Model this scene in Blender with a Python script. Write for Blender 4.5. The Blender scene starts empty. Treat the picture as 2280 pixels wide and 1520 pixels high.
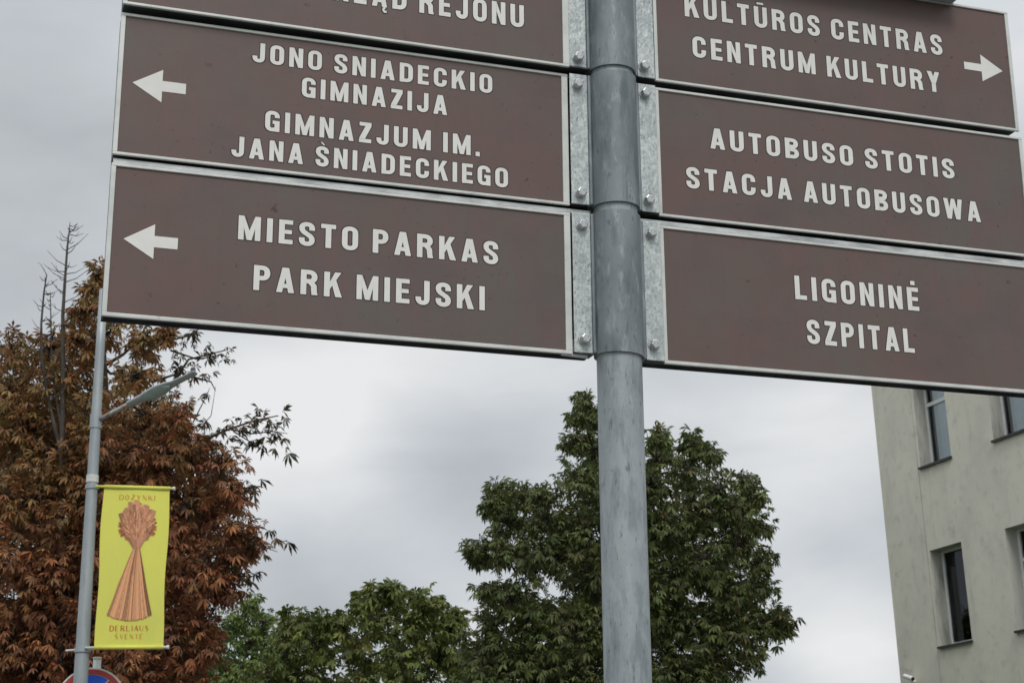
import bpy, bmesh, math, random
import numpy as np
from mathutils import Vector, Matrix

random.seed(7)
rng = np.random.default_rng(11)
SC = bpy.context.scene
COL = SC.collection

# ---------------------------------------------------------------- camera
F = 3565.0                                  # focal length in photo pixels (2280 wide)
AX = np.array([[0.99961982, -0.02757194, 0.0],
               [0.00853341, 0.30937839, 0.95090073],
               [-0.02621818, -0.95053922, 0.30949605]])   # world <- (right, down, forward)
EYE = np.array([0.0, 0.0, 1.6])
cam = bpy.data.cameras.new('camera')
cam.sensor_width = 36.0
cam.lens = F / 2280 * 36.0
cam.clip_start = 0.05
cam.clip_end = 3000
cam.dof.use_dof = True
cam.dof.focus_distance = 2.55
cam.dof.aperture_fstop = 30.0
camo = bpy.data.objects.new('camera', cam)
COL.objects.link(camo)
m = Matrix([list(r) for r in np.column_stack([AX[:, 0], -AX[:, 1], -AX[:, 2]])]).to_4x4()
m.translation = Vector(EYE)
camo.matrix_world = m
SC.camera = camo

# ---------------------------------------------------------------- sky, sun, exposure
def px_dir(x, y):
    d = AX @ np.array([x - 1140, y - 760, F])
    return d / np.linalg.norm(d)

SUN_EL, SUN_AZ = math.radians(48), math.radians(166)      # azimuth clockwise from +Y (the view direction)
world = bpy.data.worlds.new('World')
SC.world = world
world.use_nodes = True
nt = world.node_tree
nt.nodes.clear()
N, L = nt.nodes, nt.links
def wn(t, **k):
    n = N.new(t)
    for a, b in k.items():
        setattr(n, a, b)
    return n
out = wn('ShaderNodeOutputWorld')
geo = wn('ShaderNodeTexCoord')
sky = wn('ShaderNodeTexSky', sky_type='NISHITA', sun_disc=False, sun_elevation=SUN_EL, sun_rotation=SUN_AZ)
bg_sky = wn('ShaderNodeBackground')
bg_sky.inputs[1].default_value = 0.05
L.new(sky.outputs[0], bg_sky.inputs[0])
# cloud deck: large soft lumps plus streaky detail
mp = wn('ShaderNodeMapping')
mp.inputs['Scale'].default_value = (1.0, 1.0, 2.2)
L.new(geo.outputs['Generated'], mp.inputs[0])
n1 = wn('ShaderNodeTexNoise')
n1.inputs['Scale'].default_value = 3.4
n1.inputs['Detail'].default_value = 5
n1.inputs['Roughness'].default_value = 0.45
n1.inputs['Distortion'].default_value = 0.25
L.new(mp.outputs[0], n1.inputs[0])
n2 = wn('ShaderNodeTexNoise')
n2.inputs['Scale'].default_value = 9.0
n2.inputs['Detail'].default_value = 6
n2.inputs['Roughness'].default_value = 0.5
n2.inputs['Distortion'].default_value = 0.4
L.new(mp.outputs[0], n2.inputs[0])
def math_node(op, a, b=None, clamp=False):
    n = wn('ShaderNodeMath', operation=op)
    n.use_clamp = clamp
    for i, v in enumerate((a, b)):
        if v is None:
            continue
        if isinstance(v, (int, float)):
            n.inputs[i].default_value = v
        else:
            L.new(v, n.inputs[i])
    return n.outputs[0]
acc = math_node('ADD', math_node('MULTIPLY', math_node('SUBTRACT', n1.outputs[0], 0.5), 0.62),
                math_node('MULTIPLY', math_node('SUBTRACT', n2.outputs[0], 0.5), 0.62))
# cloud lumps seen in this part of the sky: (photo x, y, angular width, lift)
LUMPS = [(760, 880, 0.085, 0.34), (1120, 800, 0.10, 0.22), (560, 980, 0.07, 0.16), (960, 1010, 0.055, -0.34), (1130, 1060, 0.05, -0.20),
         (820, 1180, 0.05, 0.12), (720, 1300, 0.05, -0.26), (1000, 1280, 0.05, -0.10), (1830, 960, 0.07, 0.26), (1600, 880, 0.06, -0.06),
         (1850, 1230, 0.035, -0.16), (1900, 1440, 0.05, 0.38), (1760, 1040, 0.05, 0.1), (2250, 100, 0.10, 0.14), (100, 250, 0.13, -0.12),
         (60, 560, 0.07, -0.02), (80, 80, 0.08, -0.06), (1060, 1400, 0.05, 0.24)]
for (lx, ly, lw, lv) in LUMPS:
    d = px_dir(lx, ly)
    vm = wn('ShaderNodeVectorMath', operation='DISTANCE')
    L.new(geo.outputs['Generated'], vm.inputs[0])
    vm.inputs[1].default_value = tuple(d)
    q = math_node('DIVIDE', vm.outputs['Value'], lw)
    g = math_node('EXPONENT', math_node('MULTIPLY', math_node('MULTIPLY', q, q), -1.0))
    acc = math_node('ADD', acc, math_node('MULTIPLY', g, lv * 1.30))
fac = math_node('ADD', acc, 0.47, clamp=True)
ramp = wn('ShaderNodeValToRGB')
e = ramp.color_ramp.elements
e[0].position, e[0].color = 0.0, (0.40, 0.43, 0.455, 1)
e[1].position, e[1].color = 1.0, (0.85, 0.86, 0.868, 1)
for pos, c in ((0.3, (0.51, 0.54, 0.568, 1)), (0.55, (0.60, 0.635, 0.665, 1)), (0.8, (0.75, 0.765, 0.78, 1))):
    k = ramp.color_ramp.elements.new(pos)
    k.color = c
L.new(fac, ramp.inputs[0])
# an overcast sky is brighter overhead than near the horizon
sep = wn('ShaderNodeSeparateXYZ')
L.new(geo.outputs['Generated'], sep.inputs[0])
zen = math_node('ADD', math_node('MULTIPLY', math_node('MAXIMUM', math_node('SUBTRACT', sep.outputs[2], 0.42), 0.0), 2.3), 1.0)
bg_cl = wn('ShaderNodeBackground')
L.new(ramp.outputs[0], bg_cl.inputs[0])
L.new(math_node('MULTIPLY', zen, 0.90), bg_cl.inputs[1])
mix = wn('ShaderNodeMixShader')
mix.inputs[0].default_value = 0.94
L.new(bg_sky.outputs[0], mix.inputs[1])
L.new(bg_cl.outputs[0], mix.inputs[2])
L.new(mix.outputs[0], out.inputs[0])

sun = bpy.data.lights.new('sun', 'SUN')
sun.energy = 1.3
sun.angle = math.radians(20)
sun.color = (1.0, 0.965, 0.92)
suno = bpy.data.objects.new('sun', sun)
COL.objects.link(suno)
sd = Vector((math.sin(SUN_AZ) * math.cos(SUN_EL), math.cos(SUN_AZ) * math.cos(SUN_EL), math.sin(SUN_EL)))
suno.rotation_euler = sd.to_track_quat('Z', 'Y').to_euler()
suno.location = (0, -5, 20)
SC.view_settings.view_transform = 'Standard'
SC.view_settings.look = 'None'
SC.view_settings.exposure = 0.15
SC.view_settings.gamma = 1.0
SC.view_settings.use_curve_mapping = False

# ---------------------------------------------------------------- helpers
def ray(px, py):
    return AX @ np.array([px - 1140, py - 760, F])
def at(px, py, Y):
    """World point seen at a photo pixel, at distance Y in front of the viewer."""
    d = ray(px, py)
    return EYE + d * (Y / d[1])

def tag(o, label=None, cat=None, group=None, kind=None):
    if label: o['label'] = label
    if cat: o['category'] = cat
    if group: o['group'] = group
    if kind: o['kind'] = kind
    return o
def empty(name, loc=(0, 0, 0), rot=None):
    o = bpy.data.objects.new(name, None)
    COL.objects.link(o)
    if rot is not None:
        mm = Matrix([list(r) for r in rot]).to_4x4()
        mm.translation = Vector(loc)
        o.matrix_world = mm
    else:
        o.location = loc
    return o

class MB:
    """Collects verts/faces and links them as one mesh object."""
    def __init__(s):
        s.v, s.f, s.c = [], [], []
    def add(s, vs, fs, col=None):
        b = len(s.v)
        s.v += [tuple(v) for v in vs]
        s.f += [tuple(b + i for i in f) for f in fs]
        s.c += [col] * len(fs)
        return s
    def box(s, x0, x1, y0, y1, z0, z1, col=None):
        vs = [(x, y, z) for x in (x0, x1) for y in (y0, y1) for z in (z0, z1)]
        return s.add(vs, [(0, 1, 3, 2), (4, 6, 7, 5), (0, 4, 5, 1), (2, 3, 7, 6), (0, 2, 6, 4), (1, 5, 7, 3)], col)
    def tube(s, pts, rad, n=8, cap=True, col=None):
        pts = [Vector(p) for p in pts]
        if not isinstance(rad, (list, tuple)):
            rad = [rad] * len(pts)
        vs, fs = [], []
        ref = None
        for i, p in enumerate(pts):
            t = (pts[min(i + 1, len(pts) - 1)] - pts[max(i - 1, 0)]).normalized()
            if ref is None:
                ref = t.orthogonal().normalized()
            ref = (ref - t * ref.dot(t)).normalized()
            b = t.cross(ref)
            for k in range(n):
                a = 2 * math.pi * k / n
                vs.append(p + (ref * math.cos(a) + b * math.sin(a)) * rad[i])
        for i in range(len(pts) - 1):
            for k in range(n):
                a, b2 = i * n + k, i * n + (k + 1) % n
                fs.append((a, b2, b2 + n, a + n))
        if cap:
            fs.append(tuple(range(n))[::-1])
            fs.append(tuple(range((len(pts) - 1) * n, len(pts) * n)))
        return s.add(vs, fs, col)
    def build(s, name, mat, parent=None, smooth=False, bevel=0, seg=2):
        me = bpy.data.meshes.new(name)
        me.from_pydata(s.v, [], s.f)
        me.materials.append(mat)
        if any(c is not None for c in s.c):
            at_ = me.color_attributes.new('tint', 'FLOAT_COLOR', 'CORNER')
            i = 0
            for f, c in zip(s.f, s.c):
                for _ in f:
                    at_.data[i].color = (*c, 1)
                    i += 1
        if smooth:
            me.polygons.foreach_set('use_smooth', [True] * len(me.polygons))
        if bevel:
            bm = bmesh.new(); bm.from_mesh(me)
            bmesh.ops.recalc_face_normals(bm, faces=bm.faces)
            es = [e_ for e_ in bm.edges if len(e_.link_faces) == 2 and e_.calc_face_angle(0) > 0.5]
            bmesh.ops.bevel(bm, geom=es, offset=bevel, segments=seg, affect='EDGES', profile=0.5)
            bm.to_mesh(me); bm.free()
        me.update()
        o = bpy.data.objects.new(name, me)
        COL.objects.link(o)
        if parent: o.parent = parent
        return o

# ---------------------------------------------------------------- materials
def mat(name, color=(0.5, 0.5, 0.5), rough=0.6, metal=0.0, spec=0.5, noise=None, bump=None, attr=None, streak=None, spots=None,
        coords='Object', trans=None):
    """noise=(scale, colour2, lo, hi, stretch) ; bump=(scale, strength, distance) ; streak/spots = (scale vec, colour, lo, hi)"""
    M = bpy.data.materials.new(name)
    M.use_nodes = True
    t = M.node_tree
    n_, l_ = t.nodes, t.links
    p = n_['Principled BSDF']
    p.inputs['Roughness'].default_value = rough
    p.inputs['Metallic'].default_value = metal
    p.inputs['Specular IOR Level'].default_value = spec
    tc = n_.new('ShaderNodeTexCoord')
    if attr:
        a = n_.new('ShaderNodeAttribute'); a.attribute_name = attr
        cur = a.outputs['Color']
    else:
        c = n_.new('ShaderNodeRGB'); c.outputs[0].default_value = (*color, 1)
        cur = c.outputs[0]
    for lay in (noise, streak, spots):
        if not lay: continue
        for (vec, col2, lo, hi, amt) in (lay if isinstance(lay, list) else [lay]):
            mp_ = n_.new('ShaderNodeMapping')
            mp_.inputs['Scale'].default_value = vec
            l_.new(tc.outputs[coords], mp_.inputs[0])
            nz = n_.new('ShaderNodeTexNoise')
            nz.inputs['Scale'].default_value = 1.0
            nz.inputs['Detail'].default_value = 6
            nz.inputs['Roughness'].default_value = 0.62
            l_.new(mp_.outputs[0], nz.inputs[0])
            mr = n_.new('ShaderNodeMapRange')
            mr.inputs['From Min'].default_value = lo
            mr.inputs['From Max'].default_value = hi
            mr.inputs['To Max'].default_value = amt
            l_.new(nz.outputs[0], mr.inputs[0])
            mx = n_.new('ShaderNodeMix'); mx.data_type = 'RGBA'
            l_.new(mr.outputs[0], mx.inputs[0])
            l_.new(cur, mx.inputs[6])
            mx.inputs[7].default_value = (*col2, 1)
            cur = mx.outputs[2]
    l_.new(cur, p.inputs['Base Color'])
    if bump:
        vec, st, di = bump
        mp_ = n_.new('ShaderNodeMapping'); mp_.inputs['Scale'].default_value = vec
        l_.new(tc.outputs[coords], mp_.inputs[0])
        nz = n_.new('ShaderNodeTexNoise'); nz.inputs['Scale'].default_value = 1.0
        nz.inputs['Detail'].default_value = 5
        l_.new(mp_.outputs[0], nz.inputs[0])
        b = n_.new('ShaderNodeBump'); b.inputs['Strength'].default_value = st; b.inputs['Distance'].default_value = di
        l_.new(nz.outputs[0], b.inputs['Height'])
        l_.new(b.outputs[0], p.inputs['Normal'])
    if trans:
        tr = n_.new('ShaderNodeBsdfTranslucent')
        l_.new(cur, tr.inputs[0])
        ms = n_.new('ShaderNodeMixShader'); ms.inputs[0].default_value = trans
        l_.new(p.outputs[0], ms.inputs[1]); l_.new(tr.outputs[0], ms.inputs[2])
        l_.new(ms.outputs[0], n_['Material Output'].inputs[0])
    return M

M_brown = mat('brown_film', (0.143, 0.090, 0.080), rough=0.40, spec=0.4,
              noise=[((2.3, 2.3, 3.4), (0.128, 0.107, 0.095), 0.38, 0.62, 1.0), ((17, 17, 7), (0.152, 0.092, 0.086), 0.48, 0.66, 0.8), ((6, 6, 11), (0.108, 0.084, 0.082), 0.50, 0.72, 0.7)],
              streak=((60, 60, 5), (0.125, 0.09, 0.084), 0.5, 0.72, 0.5),
              spots=[((38, 38, 46), (0.055, 0.038, 0.036), 0.65, 0.71, 0.85), ((110, 110, 130), (0.06, 0.045, 0.04), 0.65, 0.71, 0.8)],
              bump=((9, 9, 9), 0.10, 0.01))
M_film = mat('white_film', (0.80, 0.79, 0.755), rough=0.5, noise=((30, 30, 30), (0.70, 0.69, 0.655), 0.4, 0.75, 0.8))
M_rim = mat('letter_halo_rim', (0.045, 0.033, 0.03), rough=0.7, noise=((40, 40, 40), (0.07, 0.05, 0.045), 0.4, 0.7, 1))  # dark outline added round the letters, imitating a sharpening halo
M_frame = mat('sign_edge', (0.70, 0.71, 0.68), rough=0.38, metal=0.15, noise=[((20, 20, 20), (0.50, 0.52, 0.50), 0.42, 0.75, 0.9), ((90, 90, 90), (0.25, 0.25, 0.24), 0.62, 0.8, 0.6)])
M_alu = mat('aluminium_profile', (0.72, 0.73, 0.73), rough=0.36, metal=0.4, noise=((16, 40, 40), (0.33, 0.34, 0.35), 0.4, 0.7, 0.9), bump=((30, 60, 60), 0.15, 0.002))
M_back = mat('dark_profile', (0.10, 0.105, 0.11), rough=0.6, metal=0.3, noise=((20, 20, 20), (0.05, 0.05, 0.055), 0.4, 0.7, 1))
M_pole = mat('galvanised_pole', (0.30, 0.34, 0.36), rough=0.5, metal=0.35,
             noise=[((14, 14, 8), (0.39, 0.43, 0.45), 0.38, 0.60, 1.0), ((85, 85, 30), (0.44, 0.475, 0.485), 0.53, 0.66, 0.8), ((260, 260, 120), (0.40, 0.43, 0.44), 0.5, 0.6, 0.5)],
             streak=((50, 50, 11.0), (0.17, 0.205, 0.225), 0.50, 0.64, 0.55),
             spots=((150, 150, 45), (0.12, 0.15, 0.165), 0.58, 0.68, 0.75), bump=((90, 90, 30), 0.25, 0.002))
M_sleeve = mat('galvanised_sleeve', (0.185, 0.215, 0.232), rough=0.5, metal=0.35,
               noise=[((13, 13, 8), (0.25, 0.28, 0.30), 0.40, 0.58, 1.0), ((75, 75, 22), (0.35, 0.38, 0.39), 0.54, 0.68, 0.85)],
             streak=((45, 45, 8.0), (0.11, 0.135, 0.15), 0.5, 0.66, 0.75), spots=((150, 150, 50), (0.10, 0.12, 0.135), 0.60, 0.69, 0.7), bump=((80, 80, 30), 0.25, 0.002))
M_zinc = mat('spangled_zinc', (0.56, 0.60, 0.59), rough=0.42, metal=0.35,
             noise=[((30, 30, 16), (0.40, 0.44, 0.45), 0.42, 0.62, 0.8), ((230, 230, 150), (0.27, 0.32, 0.33), 0.50, 0.60, 0.6), ((120, 120, 70), (0.68, 0.71, 0.69), 0.52, 0.62, 0.8)],
             spots=((360, 360, 200), (0.12, 0.15, 0.16), 0.59, 0.66, 0.7), bump=((160, 160, 120), 0.5, 0.002))
M_bolt = mat('bolt_steel', (0.60, 0.61, 0.61), rough=0.32, metal=0.75, noise=((300, 300, 300), (0.3, 0.3, 0.31), 0.5, 0.7, 0.8))
M_lamp_post = mat('lamp_post_steel', (0.33, 0.365, 0.385), rough=0.5, metal=0.35, noise=[((5, 5, 2), (0.42, 0.45, 0.46), 0.4, 0.65, 0.9), ((25, 25, 3), (0.22, 0.24, 0.25), 0.55, 0.75, 0.7)],
                  spots=((9, 9, 3), (0.26, 0.18, 0.12), 0.66, 0.76, 0.6), bump=((40, 40, 10), 0.2, 0.004))
M_lamp = mat('lamp_housing', (0.42, 0.44, 0.46), rough=0.45, metal=0.2, noise=((12, 12, 12), (0.48, 0.49, 0.505), 0.4, 0.7, 0.8))
M_lens = mat('lamp_lens', (0.42, 0.50, 0.50), rough=0.25, spec=0.5, noise=((9, 9, 9), (0.34, 0.41, 0.41), 0.4, 0.7, 0.8))
M_black = mat('black_plastic', (0.025, 0.025, 0.03), rough=0.4)
M_rust = mat('rusty_tube', (0.42, 0.42, 0.41), rough=0.55, metal=0.3, noise=((14, 14, 14), (0.26, 0.16, 0.08), 0.45, 0.62, 0.95))
M_banner = mat('banner_cloth', (0.82, 0.80, 0.15), rough=0.75, spec=0.25, noise=((3, 3, 1.4), (0.75, 0.745, 0.16), 0.35, 0.7, 1), bump=((5, 5, 1.4), 0.3, 0.05), trans=0.12)
M_print = mat('banner_print', attr='tint', rough=0.8, spec=0.2)
M_plaster = mat('plaster_wall', (0.70, 0.665, 0.57), rough=0.9, spec=0.2,
                noise=[((0.45, 0.45, 0.4), (0.76, 0.73, 0.62), 0.38, 0.62, 1.0), ((1.3, 1.3, 0.8), (0.62, 0.60, 0.53), 0.46, 0.64, 0.8), ((5, 5, 4), (0.50, 0.49, 0.43), 0.52, 0.68, 0.5)],
                streak=((3.2, 3.2, 0.30), (0.46, 0.45, 0.40), 0.58, 0.72, 0.6),
                spots=[((2.4, 2.4, 2.0), (0.36, 0.355, 0.32), 0.62, 0.74, 0.65), ((14, 14, 12), (0.66, 0.65, 0.58), 0.55, 0.7, 0.4)], bump=((45, 45, 45), 0.35, 0.01))
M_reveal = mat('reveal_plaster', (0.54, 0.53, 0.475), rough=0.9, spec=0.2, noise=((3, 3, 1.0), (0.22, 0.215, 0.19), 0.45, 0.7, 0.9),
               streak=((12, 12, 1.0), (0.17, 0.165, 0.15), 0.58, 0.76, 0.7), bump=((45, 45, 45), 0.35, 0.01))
M_pvc = mat('window_plastic', (0.80, 0.80, 0.79), rough=0.4, noise=((6, 6, 3), (0.62, 0.62, 0.61), 0.45, 0.75, 0.7))
M_sill = mat('sill_metal', (0.045, 0.045, 0.045), rough=0.45, metal=0.3, noise=((6, 6, 6), (0.03, 0.03, 0.03), 0.4, 0.7, 1))
M_blind = mat('blind_fabric', (0.84, 0.88, 0.88), rough=0.8, noise=((1, 1, 6), (0.78, 0.82, 0.83), 0.4, 0.7, 1))
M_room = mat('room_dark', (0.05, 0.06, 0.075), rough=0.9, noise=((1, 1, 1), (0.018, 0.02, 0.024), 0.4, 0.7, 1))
M_sheer = mat('sheer_fabric', (0.42, 0.41, 0.40), rough=0.9, noise=((40, 40, 1), (0.30, 0.30, 0.30), 0.4, 0.65, 1))
M_curtain = mat('curtain_fabric', (0.17, 0.18, 0.18), rough=0.9, noise=((40, 40, 1), (0.08, 0.085, 0.09), 0.4, 0.65, 1))
M_red = mat('red_film', (0.42, 0.045, 0.035), rough=0.4, noise=((8, 8, 8), (0.33, 0.035, 0.03), 0.4, 0.7, 1))
M_blue = mat('blue_film', (0.02, 0.11, 0.62), rough=0.4, noise=((8, 8, 8), (0.02, 0.09, 0.52), 0.4, 0.7, 1))
M_bark = mat('bark', (0.075, 0.062, 0.05), rough=0.95, spec=0.1, noise=((8, 8, 2), (0.035, 0.03, 0.026), 0.4, 0.65, 1), bump=((20, 20, 5), 0.8, 0.03))
M_deadbark = mat('dead_bark', (0.10, 0.088, 0.078), rough=0.95, spec=0.1, noise=((8, 8, 2), (0.05, 0.045, 0.04), 0.4, 0.65, 1))
M_leaf = mat('leaf', attr='tint', rough=0.55, spec=0.22, trans=0.25)
M_asphalt = mat('asphalt', (0.05, 0.05, 0.052), rough=0.9, noise=((1.2, 1.2, 1.2), (0.065, 0.064, 0.062), 0.4, 0.7, 1), bump=((60, 60, 60), 0.5, 0.01))
M_paving = mat('paving', (0.24, 0.235, 0.225), rough=0.9, noise=((3, 3, 3), (0.18, 0.175, 0.165), 0.4, 0.7, 1), bump=((50, 50, 50), 0.4, 0.005))
M_joint = mat('paving_bed', (0.11, 0.105, 0.095), rough=0.95, noise=((20, 20, 20), (0.07, 0.07, 0.06), 0.4, 0.7, 1))
M_grass = mat('lawn', (0.055, 0.085, 0.03), rough=0.95, noise=((0.6, 0.6, 0.6), (0.08, 0.09, 0.035), 0.4, 0.7, 1), bump=((25, 25, 25), 1.0, 0.05))
M_glass = bpy.data.materials.new('window_glass'); M_glass.use_nodes = True
_t = M_glass.node_tree; _t.nodes.clear()
_o = _t.nodes.new('ShaderNodeOutputMaterial'); _g = _t.nodes.new('ShaderNodeBsdfGlossy'); _g.inputs['Roughness'].default_value = 0.02
_g.inputs[0].default_value = (0.85, 0.92, 1.0, 1)
_tr = _t.nodes.new('ShaderNodeBsdfTransparent'); _tr.inputs[0].default_value = (0.94, 0.96, 0.965, 1)
_fr = _t.nodes.new('ShaderNodeFresnel'); _fr.inputs[0].default_value = 1.5
_mx = _t.nodes.new('ShaderNodeMixShader')
_t.links.new(_fr.outputs[0], _mx.inputs[0]); _t.links.new(_tr.outputs[0], _mx.inputs[1]); _t.links.new(_g.outputs[0], _mx.inputs[2]); _t.links.new(_mx.outputs[0], _o.inputs[0])

# ---------------------------------------------------------------- ground
g = MB(); g.add([(-900, -900, 0), (900, -900, 0), (900, 900, 0), (-900, 900, 0)], [(0, 1, 2, 3)])
tag(g.build('ground', M_grass), kind='structure')
r = MB(); r.add([(-120, 4.3, 0.004), (120, 4.3, 0.004), (120, 11.5, 0.004), (-120, 11.5, 0.004)], [(0, 1, 2, 3)])
tag(r.build('road', M_asphalt), kind='structure')
def pavement(y0, y1):
    root = MB().box(-60, 60, y0, y1, -0.1, 0.10).build('pavement', M_joint)
    tag(root, kind='structure')
    return root
pv = pavement(-3.0, 4.15)
slab = MB().box(-0.245, 0.245, -0.245, 0.245, 0, 0.035).build('paving_slab', M_paving, pv, bevel=0.008, seg=1)
slab.location = (-3.0, 0.3, 0.1)
first = True
for ix in range(15):
    for iy in range(14):
        if first: first = False; s_ = slab
        else:
            s_ = slab.copy(); COL.objects.link(s_); s_.parent = pv
        s_.location = (-3.0 + 0.5 * ix, -2.7 + 0.5 * iy, 0.1 + 0.003 * random.random())
pv2 = pavement(11.65, 17.2)
for k, (y0, y1) in enumerate(((4.15, 4.3), (11.5, 11.65))):
    tag(MB().box(-60, 60, y0, y1, -0.1, 0.13).build('kerb', M_paving, bevel=0.015), kind='structure')

# ---------------------------------------------------------------- signpost frame of reference
RS = np.array([[0.94730066, -0.31977806, 0.01906414],
               [0.32027317, 0.94667463, -0.03510323],
               [-0.0068223, 0.03935905, 0.99920184]])
OS = np.array([0.17017293, 2.36202533, 2.58207519])
def onface(px, py, off=0.0):
    """photo pixel -> (x, z) on the plane of the sign faces (off: metres in front of it)"""
    d = ray(px, py); n = RS[:, 1]
    P = EYE + d * ((n @ (OS - n * off - EYE)) / (n @ d))
    q = RS.T @ (P - OS)
    return q[0], q[2]

# pole, with its foot on the pavement
PR = 0.0352
foot = OS + RS @ np.array([0, 0.0, -(OS[2] - 0.13) / RS[2, 2]])
post = empty('sign_post', foot, RS)
tag(post, 'thick round galvanised steel pole carrying the brown direction boards', 'pole')
LZ = (OS[2] - 0.13) / RS[2, 2]        # local height of the sign origin above the foot
p = MB(); p.tube([(0, 0, 0.0 + 0.25 * i) for i in range(15)], PR, n=64)
pole_o = p.build('pole', M_pole, post, smooth=True)
b = MB(); b.box(-0.11, 0.11, -0.11, 0.11, -0.03, 0.012); b.build('base_plate', M_zinc, post, bevel=0.003)
def hexbolt(r_, h_):
    m_ = MB()
    vs = [(r_ * math.cos(math.pi / 3 * k), 0, r_ * math.sin(math.pi / 3 * k)) for k in range(6)]
    vs += [(r_ * math.cos(math.pi / 3 * k), -h_ * 0.8, r_ * math.sin(math.pi / 3 * k)) for k in range(6)]
    vs += [(r_ * 0.82 * math.cos(math.pi / 3 * k), -h_, r_ * 0.82 * math.sin(math.pi / 3 * k)) for k in range(6)]
    fs = [(k, (k + 1) % 6, (k + 1) % 6 + 6, k + 6) for k in range(6)] + [(k + 6, (k + 1) % 6 + 6, (k + 1) % 6 + 12, k + 12) for k in range(6)] + [tuple(range(12, 18))]
    m_.add(vs, fs)
    return m_
def washer(r_):
    m_ = MB(); m_.tube([(0, 0.0, 0), (0, -0.0015, 0)], r_, n=20); return m_
for (bx, by) in ((-.085, -.085), (.085, -.085), (-.085, .085), (.085, .085)):
    m_ = MB(); m_.tube([(bx, by, 0.012), (bx, by, 0.028)], 0.011, n=6); m_.build('bolt', M_bolt, post)

# ---------------------------------------------------------------- lettering (own condensed block alphabet)
TV, TH = 0.236, 0.182
def arc(cx, cy, rx, ry, a0, a1, n=10):
    return [(cx + rx * math.copysign(abs(math.cos(a)) ** 0.86, math.cos(a)), cy + ry * math.copysign(abs(math.sin(a)) ** 0.86, math.sin(a)))
            for a in [math.radians(a0 + (a1 - a0) * i / n) for i in range(n + 1)]]
def stroke(path, tv=None, th=None, closed=False):
    tv = TV if tv is None else tv; th = TH if th is None else th
    n = len(path); L_, R_ = [], []
    for i in range(n):
        a = path[(i - 1) % n] if (closed or i > 0) else path[0]
        c = path[(i + 1) % n] if (closed or i < n - 1) else path[-1]
        dx, dy = c[0] - a[0], c[1] - a[1]; l = math.hypot(dx, dy) or 1
        nx, ny = -dy / l, dx / l
        ox, oy = nx * tv / 2, ny * th / 2
        L_.append((path[i][0] + ox, path[i][1] + oy)); R_.append((path[i][0] - ox, path[i][1] - oy))
    qs = []
    for i in range(n if closed else n - 1):
        j = (i + 1) % n
        qs.append([L_[i], L_[j], R_[j], R_[i]])
    return qs
def rect(x0, y0, x1, y1): return [[(x0, y0), (x1, y0), (x1, y1), (x0, y1)]]
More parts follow.
